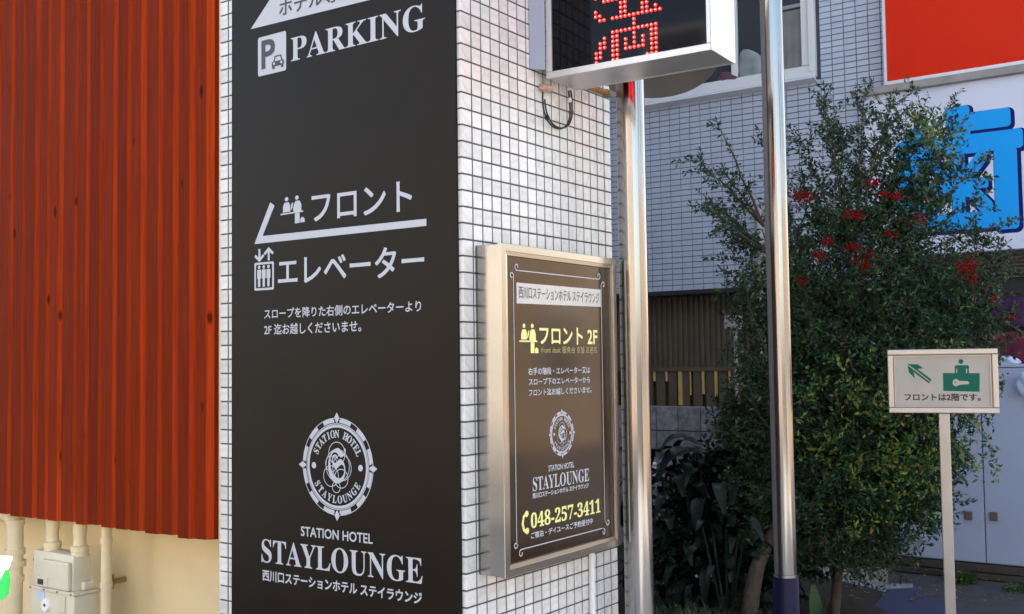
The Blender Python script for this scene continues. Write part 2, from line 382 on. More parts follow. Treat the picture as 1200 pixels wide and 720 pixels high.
# paving slabs round the bed, each a piece of the pavement
pv = thing('pavement', None, None, (0, 4.6, GZ)); tag(pv, kind='structure')
def slab(poly, h, mt='paver', name='paving_stone', par=pv):
    g = MB(); n = len(poly); cxm = sum(p[0] for p in poly) / n; cym = sum(p[1] for p in poly) / n
    inn = [(cxm + (x - cxm) * .985, cym + (y - cym) * .985) for x, y in poly]
    vs = [(x, y, GZ - .01) for x, y in poly] + [(x, y, GZ + h - .004) for x, y in poly] + [(x, y, GZ + h) for x, y in inn]
    fs = [tuple(2 * n + i for i in range(n))] + [(i, (i + 1) % n, (i + 1) % n + n, i + n) for i in range(n)] + [(i + n, (i + 1) % n + n, (i + 1) % n + 2 * n, i + 2 * n) for i in range(n)]
    g.add(vs, fs); return g.build(name, mt, par)
def gp(u, v): q = onp(u, v, (0, 0, GZ), (0, 0, 1)); return (q[0], q[1])
def area(p): return sum(p[i][0] * p[(i + 1) % len(p)][1] - p[(i + 1) % len(p)][0] * p[i][1] for i in range(len(p))) / 2
def ccw(p): return p if area(p) > 0 else p[::-1]
for q in ([(936, 690), (972, 688), (946, 724), (920, 722)], [(975, 688), (1030, 690), (1000, 712), (950, 724)], [(940, 686), (985, 684), (1035, 687), (972, 687)],
          [(806, 702), (866, 700), (858, 726), (800, 724)], [(870, 700), (917, 698), (915, 722), (862, 724)],
          [(800, 699), (840, 676), (876, 676), (866, 697)], [(880, 676), (917, 680), (917, 695), (871, 697)],
          [(1034, 690), (1070, 690), (1040, 722), (1003, 714)], [(950, 727), (1000, 716), (1040, 726), (1000, 745)]):
    slab(ccw([gp(*p) for p in q]), .035 if q[0][0] > 900 else .05)
# low kerb stones in front of the bed
kb = thing('kerb', None, None, (0, 4.7, GZ)); tag(kb, kind='structure')
kp = [gp(u, v) for u, v in ((770, 706), (815, 692), (862, 690), (905, 690), (938, 684), (990, 683), (1040, 684))]
for a, b in zip(kp[:-1], kp[1:]):
    dx, dy = b[0] - a[0], b[1] - a[1]; L = math.hypot(dx, dy); nx, ny = -dy / L * .055, dx / L * .055; e = .004 / L
    a2 = (a[0] + dx * e, a[1] + dy * e); b2 = (b[0] - dx * e, b[1] - dy * e)
    slab(ccw([(a2[0] - nx, a2[1] - ny), (b2[0] - nx, b2[1] - ny), (b2[0] + nx, b2[1] + ny), (a2[0] + nx, a2[1] + ny)]), .10, 'concrete', 'kerb_stone', kb)

# ================================================================== THE TILED PILLAR
pil = thing('tiled_pillar', 'square building pillar clad in small white glazed tiles, carrying both hotel signs', 'pillar', (-.55, .45, GZ))
g = MB(); g.box(-1.10, .0008, -.0008, .896, GZ, 3.5); g.build('pillar_core', 'grout', pil)
def tile_mesh(name, w, h, d, mt, b=.0022):
    # front at +Z of local, origin at the centre of its back
    x, y = w / 2, h / 2
    vs = [(-x, -y, 0), (x, -y, 0), (x, y, 0), (-x, y, 0), (-x, -y, d - b), (x, -y, d - b), (x, y, d - b), (-x, y, d - b), (-x + b, -y + b, d), (x - b, -y + b, d), (x - b, y - b, d), (-x + b, y - b, d)]
    fs = [(0, 1, 5, 4), (1, 2, 6, 5), (2, 3, 7, 6), (3, 0, 4, 7), (4, 5, 9, 8), (5, 6, 10, 9), (6, 7, 11, 10), (7, 4, 8, 11), (8, 9, 10, 11)]
    return mesh(name, vs, fs, mt)
T0 = tile_mesh('tile', .0438, .0450, .0065, 'tile', .0013)
T0.shade_flat() if hasattr(T0, 'shade_flat') else None
FR = Matrix(((1, 0, 0), (0, 0, -1), (0, 1, 0))).to_3x3()          # local z -> -Y, local y -> Z
SD = Matrix(((0, 0, 1), (1, 0, 0), (0, 1, 0))).to_3x3()           # local z -> +X, local x -> +Y, local y -> Z
ZR = .0235
tl = []
for k in range(-2, 70):
    zc = ZR + .05 * k + .0252
    if zc > 3.48 or zc < GZ + .02: continue
    for j in range(1, 18): tl.append(('s', Vector((-.004, .05 * j + .025, zc)), SD))
    for xx in (-1.0855, -1.0355): tl.append(('f', Vector((xx, .004, zc)), FR))
    tl.append(('c', Vector((0, 0, zc)), None))
def cornermesh(h, mt):
    b = .0015; L = .0467; d = .0065; y = h / 2
    prof = [(-L, .004), (-L, .004 - d + b), (-L + b, .004 - d), (.004 - d - .0 + d - .0015 - .001, .004 - d), (-.004 + d, .004 - d + .0025), (-.004 + d, L - b), (-.004 + d - b, L), (-.004, L), (-.004, .004)]
    vs = []; n = len(prof)
    cx0, cy0 = -.02, .02
    for zz, s in ((-y, 1), (-y + b, 1), (y - b, 1), (y, 1)):
        for i, (px, py) in enumerate(prof):
            ins = b if abs(zz) == y else 0
            qx, qy = px, py
            if ins and i in (2, 3, 4, 5):
                if i in (2, 3): qy = py + ins
                if i in (4, 5): qx = px - ins
            vs.append((qx, qy, zz))
    fs = []
    for r in range(3):
        for i in range(n): a = r * n + i; bb = r * n + (i + 1) % n; fs.append((a, bb, bb + n, a + n))
    fs.append(tuple(range(n - 1, -1, -1))); fs.append(tuple(3 * n + i for i in range(n)))
    return mesh('tile', vs, fs, mt)
TC = cornermesh(.0450, 'tile')
def score(t):
    u, v, d = proj(t[1]); vis = -30 < v < 750
    if t[0] == 's' and .06 < t[1].y < .74 and .88 < t[1].z < 1.86: vis = False
    return (0 if vis else 1, d - (.8 if t[0] != 's' else 0))
tl.sort(key=score)
rest = MB()
for i, (kd, p, R3) in enumerate(tl):
    me = TC if kd == 'c' else T0
    mm = (Matrix.Translation(p) @ R3.to_4x4()) if R3 else Matrix.Translation(p)
    j = Matrix.Rotation(random.gauss(0, .006), 4, 'X') @ Matrix.Rotation(random.gauss(0, .006), 4, 'Y') if kd != 'c' else Matrix.Identity(4)
    if i < 300:
        o = link('tile', me, pil); o.matrix_basis = mm @ j
    else:
        rest.add([(mm @ j) @ v.co for v in me.vertices], [tuple(pp.vertices) for pp in me.polygons])
tag(rest.build('tile_field', 'tile', pil), kind='stuff')

# ------------------------------------------------------------------ dark sign panel on the pillar's front
pan = thing('sign_panel', 'tall dark brown hotel sign panel fixed to the front face of the tiled pillar', 'sign', (-.52, -.01, .3))
g = MB(); g.box(-1.030, -.0125, -.0125, -.003, .25, 3.1, bev=.0012); g.build('panel_sheet', 'panel', pan)
FP = Face((0, -.0125, 0), (1, 0, 0), (0, -1, 0))
B = lambda s: ''.join(chr(0x1D400 + ord(c) - 65) if 'A' <= c <= 'Z' else (chr(0x1D7CE + int(c)) if c.isdigit() else c) for c in s)
shapes(FP, 'arrow_band', [[(294, 34.5), (430, 1), (500, -17), (520, -60), (345, -45)]], 'ink', pan)
text(FP, 'ホテル専用', (327.5, 19.4), (415, -2), (327.5, -1), 'ink_dark', pan, .012, lift=.0008)
# parking badge
s0, t0 = FP.st(302.5, 90.3); s1, _ = FP.st(335.5, 83.3); _, t1 = FP.st(302.2, 45)
W_, H_ = s1 - s0, t1 - t0
shapes(FP, 'parking_badge', [rrect(s0, t0, s1, t1, .008)], 'ink', pan, px=False)
text(FP, 'P', (306.7, 82), (322.5, 78), (306.7, 48.5), 'ink_dark', pan, .02, lift=.0008)
def car_icon():
    c0 = s0 + W_ * .50; c1 = s0 + W_ * .93; b = t0 + H_ * .10; w_ = c1 - c0; h_ = H_ * .33
    X = lambda a: c0 + w_ * a; Y = lambda a: b + h_ * a
    P = [[(X(.12), Y(.55)), (X(.24), Y(1)), (X(.76), Y(1)), (X(.88), Y(.55)), (X(.78), Y(.55)), (X(.69), Y(.9)), (X(.31), Y(.9)), (X(.22), Y(.55))],
         rrect(X(0), Y(.18), X(1), Y(.58), w_ * .1), [(X(.04), Y(0)), (X(.24), Y(0)), (X(.24), Y(.2)), (X(.04), Y(.2))], [(X(.76), Y(0)), (X(.96), Y(0)), (X(.96), Y(.2)), (X(.76), Y(.2))]]
    shapes(FP, 'car_symbol', P, 'ink_dark', pan, .0009, px=False)
    shapes(FP, 'headlight_dots', [circ(X(.2), Y(.4), w_ * .085, 10), circ(X(.8), Y(.4), w_ * .085, 10)], 'ink', pan, .0016, px=False)
car_icon()
text(FP, B('PARKING'), (341, 72.2), (498.5, 35.5), (341, 43.8), 'ink', pan, 0)
shapes(FP, 'arrow_mark', [[(298.3, 286.3), (316.8, 237.3), (321.8, 241.2), (307.9, 276.8), (499.8, 256.5), (499.8, 264.9)]], 'ink', pan)
def people_icon(face, u0, v0, u1, v1, mt, parent, skew):
    # pixel box -> two figures over a counter
    def q(x, y): return (u0 + (u1 - u0) * x, v0 + (v1 - v0) * y + skew * x)
    def blob(x, y, rx, ry, n=14): return [q(x + rx * math.cos(2 * math.pi * k / n), y + ry * math.sin(2 * math.pi * k / n)) for k in range(n)]
    P = [blob(.25, .07, .075, .075), blob(.68, .07, .075, .075),
         [q(.10, .53), q(.10, .32), q(.16, .19), q(.34, .19), q(.40, .30), q(.40, .53)],
         [q(.42, .44), q(.46, .24), q(.53, .22), q(.50, .40), q(.43, .50)],
         [q(.52, .50), q(.57, .26), q(.64, .18), q(.80, .19), q(.87, .34), q(.87, .58), q(.57, .56)],
         [q(0, .56), q(.95, .56), q(.95, .61), q(0, .61)],
         [q(.60, .62), q(.80, .62), q(.80, .98), q(.60, .98)],
         [q(.83, .98), q(.83, .84), q(.90, .78), q(1.0, .84), q(1.02, .98)]]
    shapes(face, 'front_desk_symbol', P, mt, parent)
people_icon(FP, 329, 232.5, 357, 265.5, 'ink', pan, -4.5)
text(FP, 'フロント', (365.4, 259.8), (483, 247.5), (365.4, 226.5), 'ink', pan, .012)
text(FP, 'エレベーター', (325.9, 335), (497.4, 322.5), (325.9, 302), 'ink', pan, .012)
# lift symbol
a0, b0 = FP.st(298.3, 341); a1, _ = FP.st(321.2, 339); _, b1 = FP.st(298.3, 308.5)
shapes(FP, 'lift_symbol', [rrect(a0, b0, a1, b1, .006)], 'ink', pan, px=False)
iw = (a1 - a0); ih = (b1 - b0)
shapes(FP, 'lift_symbol', [rrect(a0 + iw * .09, b0 + ih * .08, a1 - iw * .09, b1 - ih * .08, .004)], 'panel', pan, .0007, px=False)
P = []
for k in range(3):
    cx = a0 + iw * (.26 + .24 * k); P += [circ(cx, b0 + ih * .83, iw * .065, 10), [(cx - iw * .1, b0 + ih * .74), (cx - iw * .1, b0 + ih * .42), (cx - iw * .06, b0 + ih * .42), (cx - iw * .06, b0 + ih * .12), (cx + iw * .06, b0 + ih * .12), (cx + iw * .06, b0 + ih * .42), (cx + iw * .1, b0 + ih * .42), (cx + iw * .1, b0 + ih * .74)]]
shapes(FP, 'lift_symbol', P, 'ink', pan, .0014, px=False)
P = []
for cx, up in ((a0 + iw * .26, -1), (a0 + iw * .74, 1)):
    y0_, y1_ = b1 + ih * .08, b1 + ih * .46; tip = y1_ if up > 0 else y0_; tail = y0_ if up > 0 else y1_
    P += stroke([(cx, tail), (cx, tip)], iw * .1) + stroke([(cx - iw * .2, tip - up * ih * .16), (cx, tip), (cx + iw * .2, tip - up * ih * .16)], iw * .1)
shapes(FP, 'lift_arrows', P, 'ink', pan, px=False)
text(FP, 'スロープを降りた右側のエレベーターより', (309.8, 373.7), (493.7, 366), (309.8, 361.8), 'ink', pan, .012)
text(FP, '2F 迄お越しくださいませ。', (309.8, 392.7), (423.5, 389.2), (309.8, 380), 'ink', pan, .012)
R_ = (FP.st(395, 489.7)[1] - FP.st(395, 604.5)[1]) / 2
emblem(FP, 395.3, 547, R_, pan)
text(FP, 'STATION HOTEL', (352.8, 628.2), (436.9, 637.8), (352.8, 616.8), 'ink', pan, .015)
text(FP, B('STAYLOUNGE'), (306.6, 659), (495.4, 685.6), (306.6, 631.2), 'ink', pan, 0)
text(FP, '西川口ステーションホテル ステイラウンジ', (307.7, 681), (494.7, 708.6), (307.7, 668.2), 'ink', pan, .022)

# ------------------------------------------------------------------ box sign on the pillar's side
D = .103
bs = thing('box_sign', 'steel framed brown box sign with yellow phone number on the right pillar face', 'sign', (.05, .4, .86))
Y0, Y1, Z0, Z1 = .056, .746, .862, 1.859
fw = .036; fp = .010
g = MB(); g.box(.004, D - .014, Y0 + .001, Y1 - .001, Z0 + .001, Z1 - .001, bev=.002); g.build('casing', 'steel', bs)
g = MB()
def frame_bars(g, y0, y1, z0, z1, x0, x1, f):
    # mitred frame in the plane x, chamfered to the inside
    def ringx(x, i): return [(x, y0 + i, z0 + i), (x, y1 - i, z0 + i), (x, y1 - i, z1 - i), (x, y0 + i, z1 - i)]
    rings = [ringx(x0, 0), ringx(x1 - .001, 0), ringx(x1, .001), ringx(x1, f * .62), ringx(x1 - .003, f * .64), ringx(x1 - .004, f * .97), ringx(x0 - .003, f)]
    vs = [v for r in rings for v in r]; fs = []
    for r in range(len(rings) - 1):
        for k in range(4): a = r * 4 + k; b = r * 4 + (k + 1) % 4; fs.append((a, b, b + 4, a + 4))
    g.add(vs, fs)
frame_bars(g, Y0 - .001, Y1 + .001, Z0 - .001, Z1 + .001, D - .0135, D, fw); g.build('frame', 'steel', bs)
xg = D - .011
g = MB(); g.box(xg - .002, xg, Y0 + .02, Y1 - .02, Z0 + .02, Z1 - .02); g.build('sign_face', 'boxface', bs)
FB = Face((xg, 0, 0), (0, 1, 0), (1, 0, 0))
# thin white border with curled corners
c = [FB.st(603.5, 317.2), FB.st(705, 327.5), FB.st(709.2, 619), FB.st(605, 645)]
ya, yb = (c[0][0] + c[3][0]) / 2 - .004, (c[1][0] + c[2][0]) / 2 - .004; zt = (c[0][1] + c[1][1]) / 2; zb = (c[2][1] + c[3][1]) / 2
r = .018; lw = .003; P = []
P += stroke([(ya + r, zt), (yb - r, zt)], lw) + stroke([(ya + r, zb), (yb - r, zb)], lw) + stroke([(ya, zb + r), (ya, zt - r)], lw) + stroke([(yb, zb + r), (yb, zt - r)], lw)
for cx_, cz_, sx, sz in ((ya, zt, 1, -1), (yb, zt, -1, -1), (ya, zb, 1, 1), (yb, zb, -1, 1)):
    for sw in (0, 1):
        pts = []
        for k in range(13):
            a = math.radians(-90 + 300 * k / 12); rr = .011 - .006 * k / 12
            du, dv = rr * math.cos(a), rr * math.sin(a) + .011
            p = (r - du * 1.0, -dv) if not sw else (-dv, r - du)
            pts.append((cx_ + sx * p[0], cz_ + sz * p[1]))
        P += stroke(pts, .0034)
shapes(FB, 'border_line', P, 'ink', bs, px=False)
shapes(FB, 'banner', [[(605, 331.3), (703.5, 339.6), (704, 359.8), (605.3, 355.7)]], 'banner', bs)
text(FB, '西川口ステーションホテル ステイラウンジ', (607.8, 350.6), (702, 355.6), (607.8, 336.5), 'ink_grey', bs, .004, lift=.0008)
people_icon(FB, 608.3, 379.5, 630.5, 414.5, 'ink_yellow', bs, .3)
text(FB, 'フロント 2F', (632, 404.5), (700, 403.5), (632, 383.5), 'ink_yellow', bs, .02)
text(FB, 'front desk 服务台 호텔 프론트', (634, 414.5), (699.5, 414), (634, 406), 'ink_gold', bs, .004)
text(FB, '右手の階段・エレベーター又は', (618.8, 439.2), (691.3, 438.2), (618.8, 430.6), 'ink', bs, .015)
text(FB, 'スロープ下のエレベーターから', (619.5, 451.3), (691.3, 449.4), (619.5, 443.2), 'ink', bs, .015)
text(FB, 'フロント迄お越しくださいませ。', (619.5, 464.0), (693, 461), (619.5, 455.7), 'ink', bs, .015)
emblem(FB, 658.2, 508.3, (FB.st(658, 482)[1] - FB.st(658, 534.5)[1]) / 2, bs)
text(FB, 'STATION HOTEL', (642.6, 552.2), (672.6, 548.4), (642.6, 545.2), 'ink', bs, .015)
text(FB, B('STAYLOUNGE'), (624.3, 575.3), (690.3, 565.0), (624.3, 558.7), 'ink', bs, 0)
text(FB, '西川口ステーションホテル ステイラウンジ', (624.0, 584.5), (689.4, 572.2), (624, 578.2), 'ink', bs, .03)
text(FB, B('048-257-3411'), (622, 619), (703.5, 601.3), (622, 600.6), 'ink_yellow', bs, .008)
# handset
s0_, t0_ = FB.st(614.5, 613); ph = []
pts = [(s0_ + .012, t0_ + .030), (s0_ - .004, t0_ + .018), (s0_ - .010, t0_ - .002), (s0_ - .004, t0_ - .020), (s0_ + .010, t0_ - .030)]
P = stroke(pts, .010) + [circ(s0_ + .012, t0_ + .026, .010, 12), circ(s0_ + .014, t0_ - .026, .010, 12)]
shapes(FB, 'handset_symbol', P, 'ink_yellow', bs, px=False)
text(FB, 'ご宿泊・デイユースご予約受付中', (622, 632), (694.6, 614), (622, 624.2), 'ink', bs, .02)

# ------------------------------------------------------------------ white conduit under the box sign
yc = onp(694, 690, (.014, 0, 0), (1, 0, 0))[1]
g = MB(); g.tube([(.014, yc, GZ), (.014, yc, Z0 - .002)], .011, 14)
tag(g.build('conduit', 'alu_white', smooth=True), 'thin white conduit running down the pillar tiles below the box sign', 'conduit')

# ================================================================== LED SIGN
th = math.radians(2.5); ls = Vector((math.cos(th), math.sin(th), 0)); ln = Vector((math.sin(th), -math.cos(th), 0))
LP = Vector((.040, .4109, 0)); LZ = 2.4425; LW = .588; LD = .196; LH = .62
led = thing('led_sign', 'aluminium box sign with red LED dots on black screen at top of pillar', 'sign', (.3, .5, LZ))
def lbox(g, a0, a1, d0, d1, z0, z1, mi=0, bev=.0015):
    b = MB(); b.box(a0, a1, d0, d1, z0, z1, 0, bev)
    g.add([LP + ls * v[0] - ln * v[1] + Vector((0, 0, v[2])) for v in b.v], b.f, mi)
g = MB(); lbox(g, .004, LW - .004, .012, LD - .012, LZ + .001, LZ + LH); g.build('casing', 'alu', led)
g = MB(); lbox(g, LW - .0038, LW, .0005, LD - .0005, LZ, LZ + LH + .002); g.build('end_plate', 'alu_white', led)
bw = .022
for dd, nm in ((0, 'front'), (LD - .0115, 'back')):
    for a0_, a1_, z0_, z1_ in ((0, LW - .0042, LZ, LZ + bw), (0, bw, LZ + bw + .0005, LZ + LH - bw), (LW - .0042 - bw * .6, LW - .0042, LZ + bw + .0005, LZ + LH - bw), (0, LW - .0042, LZ + LH - bw + .0005, LZ + LH)):
        g = MB(); lbox(g, a0_, a1_, dd, dd + .0112, z0_, z1_); g.build('frame_bar', 'alu', led)
g = MB(); lbox(g, bw - .002, LW - bw * .5, .0075, .0119, LZ + bw - .003, LZ + LH - bw, bev=0); g.build('screen', 'screen', led)
g = MB(); lbox(g, bw - .002, LW - bw * .5, LD - .0119, LD - .0075, LZ + bw - .003, LZ + LH - bw, bev=0); g.build('screen', 'screen', led)
FL = Face(LP + ln * -.0075, ls, ln)
ROWS = {-6: '0.1', -4: '0.1'}
on = set()
def addr(r_, cs):
    for c_ in cs: on.add((c_, r_))
addr(-6, [0, 6, 7, 11, 12]); addr(-5, [0, 1, 6, 7, 11, 12]); addr(-4, [2, 3] + list(range(4, 16))); addr(-3, [6, 7, 11, 12]); addr(-2, [0, 6, 7, 11, 12]); addr(-1, [0, 1, 6, 7, 11, 12, 14]); addr(0, [1, 2] + list(range(4, 16)))
addr(1, [9]); addr(2, [9]); addr(3, range(4, 15)); addr(4, [2, 4, 5, 9, 13, 14]); addr(5, [1, 2, 4, 5, 7, 9, 11, 13, 14]); addr(6, [1, 2, 4, 5, 7, 9, 11, 13, 14])
addr(7, [0, 1, 4, 5, 7, 8, 9, 10, 11, 13, 14]); addr(8, [0, 1, 4, 5, 13, 14]); addr(9, [0, 4, 5, 12, 13, 14])
p00 = FL.st(699.2, 74.0); p01 = FL.st(769.4, 61.4); dc = (p01[0] - p00[0]) / 14; zr = (p00[1] + p01[1]) / 2; dr = FL.st(743.6, 32.8)[1] - FL.st(743.6, 54.8)[1]; dr /= 4
g = MB(); g.lathe((0, 0, 0), [(.0050, 0), (.0045, .003), (.0028, .0044), (.0001, .005)], 8); Ml = mesh('led', g.v, g.f, 'led', True)
g = MB(); g.lathe((0, 0, 0), [(.0026, .0042), (.0020, .0052), (.0001, .0056)], 6); Mc = mesh('led_core', g.v, g.f, 'led_core', True)
rot = Matrix((ls, Vector((0, 0, 1)), ln)).transposed()      # local x,y,z -> ls,z,ln
for (c_, r_) in sorted(on):
    p = FL.w(p00[0] + dc * c_, zr + (9 - r_) * dr, .0001)
    o = link('led', Ml, led); o.matrix_basis = Matrix.Translation(p) @ rot.to_4x4()
    k = link('led_core', Mc, o)
back = MB(); rb = Matrix((-ls, Vector((0, 0, 1)), -ln)).transposed()
for (c_, r_) in sorted(on):
    p = LP + ls * (LW - p00[0] - dc * c_) - ln * (LD - .0074) + Vector((0, 0, zr + (9 - r_) * dr))
    back.add([Matrix.Translation(p) @ rb.to_4x4() @ v.co for v in Ml.vertices], [tuple(f.vertices) for f in Ml.polygons])
back.build('led_back', 'led', led)
# fixing plate between sign and wall
g = MB(); a = Vector((.003, .368, 0)); b = Vector((.038, .409, 0)); nrm = Vector((.76, -.65, 0)) * .004
for q0, q1 in ((a, b),):
    vs = [q + o_ + Vector((0, 0, z)) for z in (LZ + .03, LZ + LH) for q in (q0, q1) for o_ in (Vector((0, 0, 0)), nrm)]
    g.add(vs, [(0, 1, 3, 2), (4, 6, 7, 5), (0, 4, 5, 1), (2, 3, 7, 6), (0, 2, 6, 4), (1, 5, 7, 3)])
g.build('wall_flange', 'dish_grey', led)
# bracket pipe, cable loop, putty
p0 = onp(676, 96, (.05, 0, 0), (1, 0, 0)); p1 = onp(712, 110, (.05, 0, 0), (1, 0, 0))
g = MB(); g.tube([tuple(p0), tuple(p1)], .0125, 14); g.tube([tuple(p1 - (p1 - p0) * .06), tuple(p1 + (p1 - p0) * .02)], .015, 14)
tag(g.build('bracket_pipe', 'brass', smooth=True), 'short weathered brass pipe below the back of the LED sign', 'pipe')
cp = [(642, 100), (642, 112), (644, 124), (648, 134), (655, 141), (663, 143), (670, 139), (673.5, 130), (674, 120), (673.5, 108), (672.5, 99)]
cp = [(u - 6, v + 8) for u, v in cp]
kk = [Vector(onp(u, v, (.022 + .012 * math.sin(i), 0, 0), (1, 0, 0))) for i, (u, v) in enumerate(cp)]
def smooth_path(P, n=5):
    out = []
    for i in range(len(P) - 1):
        a, b, c, d = P[max(i - 1, 0)], P[i], P[i + 1], P[min(i + 2, len(P) - 1)]
        for k in range(n):
            t = k / n; out.append(.5 * ((2 * b) + (c - a) * t + (2 * a - 5 * b + 4 * c - d) * t * t + (3 * b - a - 3 * c + d) * t ** 3))
    return out + [P[-1]]
cab = thing('cable_loop', 'black cable hanging in a loop below the LED sign', 'cable', tuple(kk[5]))
sp = smooth_path(kk)
g = MB(); g.tube(sp, .0032, 8); g.tube([p + Vector((.006, .004, .002)) for p in sp[4:]], .003, 8); g.build('cable', 'cable', cab, smooth=True)
for i in (13, 38):
    g = MB(); q = sp[i]; d = (sp[i + 1] - q).normalized() * .006; g.tube([q - d + Vector((.003, .002, 0)), q + d + Vector((.003, .002, 0))], .009, 8); g.build('cable_tie', 'dark', cab)
g = MB(); q = sp[43]; g.tube([q, sp[45]], .0075, 8); g.build('joint_sleeve', 'alu_white', cab)
bm = bmesh.new(); bmesh.ops.create_icosphere(bm, subdivisions=3, radius=1)
q = Vector(onp(640, 103, (.018, 0, 0), (1, 0, 0)))
for v in bm.verts:
    s_ = 1 + .3 * math.sin(v.co.x * 5 + v.co.z * 3) * math.cos(v.co.y * 4 + 1); v.co = Vector((v.co.x * .016, v.co.y * .030, v.co.z * .013 - abs(v.co.y) * .004)) * s_ + q
me = bpy.data.meshes.new('wall_putty'); bm.to_mesh(me); bm.free(); me.materials.append(M['tape']); me.polygons.foreach_set('use_smooth', [True] * len(me.polygons))
tag(link('wall_putty', me), 'lump of peach putty sealing the cable hole in the tiles under the LED sign', 'putty')

# ================================================================== STEEL POLES
def steel_pole(name_label, x, y, r, zs, lean=0):
    t = thing('steel_pole', name_label, 'pole', (x, y, GZ), 'polished steel poles')
    g = MB(); g.tube([(x, y, GZ), (x + lean * .5, y, 2.0), (x + lean, y, 5.2)], r, 64); o = g.build('tube', 'pole', t, smooth=True)
    g = MB(); g.lathe((x, y, 0), [(r + .001, GZ), (r + .006, GZ), (r + .006, zs - .004), (r + .0045, zs), (r + .0005, zs)], 48); g.build('sleeve', 'purple', t, smooth=True)
    g = MB(); g.lathe((x, y, 0), [(r + .0005, zs + .0005), (r + .0035, zs + .0005), (r + .0035, zs + .012), (r + .0005, zs + .013)], 48); g.build('collar', 'steel', t, smooth=True)
    return t
steel_pole('polished steel pole close behind the pillar, rising under the LED sign', .135, .815, .0508, .50)
P2 = at(911, 300, 4.88); steel_pole('polished steel pole with purple sleeve at its foot, standing before the bush', P2.x, P2.y, .0508, .535)

# round dish behind the LED sign
q = at(760, 62, 4.5); cnv = thing('round_dish', 'dark grey round dish showing behind the bottom edge of the LED sign', 'dish', tuple(q))
g = MB(); g.lathe((0, 0, 0), [(.0001, .11), (.12, .10), (.22, .06), (.285, .0), (.292, -.012), (.285, -.012), (.2, .045), (.0001, .09)], 48)
tc_ = (Vector(CAM) - q).normalized(); ax = (tc_ * -.50 + Vector((.10, 0, .86))).normalized(); Rm = ax.to_track_quat('Z', 'Y').to_matrix(); g.v = [tuple(q + (Rm @ Vector(v))) for v in g.v]
g.build('bowl', 'dish', cnv, smooth=True)
g = MB(); g.tube([q + Vector((0, 0, .08)), Vector((.16, .90, q.z + .12)), Vector((.15, .84, q.z + .12))], .014, 10); g.build('arm', 'dish', cnv)

# ================================================================== RED TIMBER CLADDING, CREAM RECESS, METER
clad = thing('timber_cladding', 'red stained vertical timber board cladding left of the tiled pillar', 'cladding', (-1.9, 0, .88))
xe = [-1.1135, -1.197, -1.294, -1.388, -1.486, -1.575, -1.667, -1.761, -1.851, -1.932, -2.034, -2.125, -2.206, -2.308, -2.4, -2.5, -2.59, -2.69, -2.785, -2.88]
for i in range(len(xe) - 1):
    xr, xl = xe[i], xe[i + 1] + .0012; dep = .026 + .006 * random.random(); yf = -.036 - .004 * random.random(); ws = (xr - xl)
    sw = random.uniform(.022, .034)
    pr = [(xl, 0), (xl, yf + .003), (xl + .003, yf), (xr - sw - .002, yf + .003), (xr - sw, yf + .006), (xr - .0075, -.014), (xr - .0055, -.002), (xr - .001, 0)]
    zb_ = .884 + random.uniform(-.004, .004)
    n = len(pr); vs = [(x, y, z) for z in (zb_, 3.4) for x, y in pr]
    cx_ = (xl + xr) / 2
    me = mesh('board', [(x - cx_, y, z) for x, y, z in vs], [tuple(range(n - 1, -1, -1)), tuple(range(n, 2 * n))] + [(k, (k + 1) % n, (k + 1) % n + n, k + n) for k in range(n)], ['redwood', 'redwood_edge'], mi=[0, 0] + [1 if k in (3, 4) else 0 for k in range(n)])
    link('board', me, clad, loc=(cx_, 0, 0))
hb = thing('hotel_building', 'hotel building wall with cream rendered recess below the red cladding', 'building', (-3, 2, GZ))
g = MB(); g.box(-9, -1.103, .002, .60, .905, 3.5); g.build('wall', 'cream', hb)
g = MB(); g.box(-9, -1.103, .30, .60, GZ, .904); g.build('recess_wall', 'cream', hb)
g = MB(); g.prism([(-9, 3.5), (-.0, 3.5), (-.0, 9), (-9, 9)], .0, .9); g.build('upper_floors', 'facade_c', hb)
g = MB(); vs = [(-9, .905, GZ), (-1.2, .905, GZ), (-4.8, 7.5, GZ), (-9, 7.5, GZ)]  # unseen wing added behind the pillar, shaped to block the sun
g.add(vs + [(x, y, 9) for x, y, z in vs], [(0, 1, 5, 4), (1, 2, 6, 5), (2, 3, 7, 6), (3, 0, 4, 7), (4, 5, 6, 7)]); g.build('rear_wing', 'facade_c', hb)

mt_ = thing('gas_meter', 'beige gas meter under the red cladding, joined to cream pipes', 'gas meter', (-2.1, .1, .3))
def my(u, v, y): return onp(u, v, (0, y, 0), (0, 1, 0))
ym = .02
xl, zt_ = my(38.5, 646, ym)[0], my(60, 647, ym)[2]; xr = my(86, 650, ym)[0]; zm = my(60, 690, ym)[2]
g = MB(); g.box(xl, xr, ym, ym + .085, zm, zt_, bev=.016); o = g.build('upper_casing', 'meter', mt_, smooth=True)
xl2 = my(36, 690, ym - .012)[0]; xr2 = my(87, 690, ym - .012)[0]
g = MB(); g.box(xl2, xr2, ym - .012, ym + .10, zm - .30, zm - .010, bev=.010); g.build('lower_casing', 'meter', mt_, smooth=True)
g = MB(); g.box(xl2 - .004, xr2 + .004, ym - .018, ym + .105, zm - .0095, zm + .004, bev=.002); g.build('flange', 'meter', mt_)
g = MB(); g.box(xl + .085, xr - .010, ym - .018, ym + .001, zm + .005, zt_ - .03, bev=.007); g.build('casing_rib', 'meter', mt_)
g = MB(); g.box(xr + .001, xr + .03, ym + .03, ym + .08, zm + .005, zm + .04, bev=.01); g.build('side_lug', 'meter', mt_)
cx1 = my(48.5, 682, ym - .02); g = MB(); g.box(cx1[0] - .035, cx1[0] + .045, ym - .022, ym - .0, cx1[2] - .02, cx1[2] + .022, bev=.004); g.build('counter_housing', 'meter', mt_)
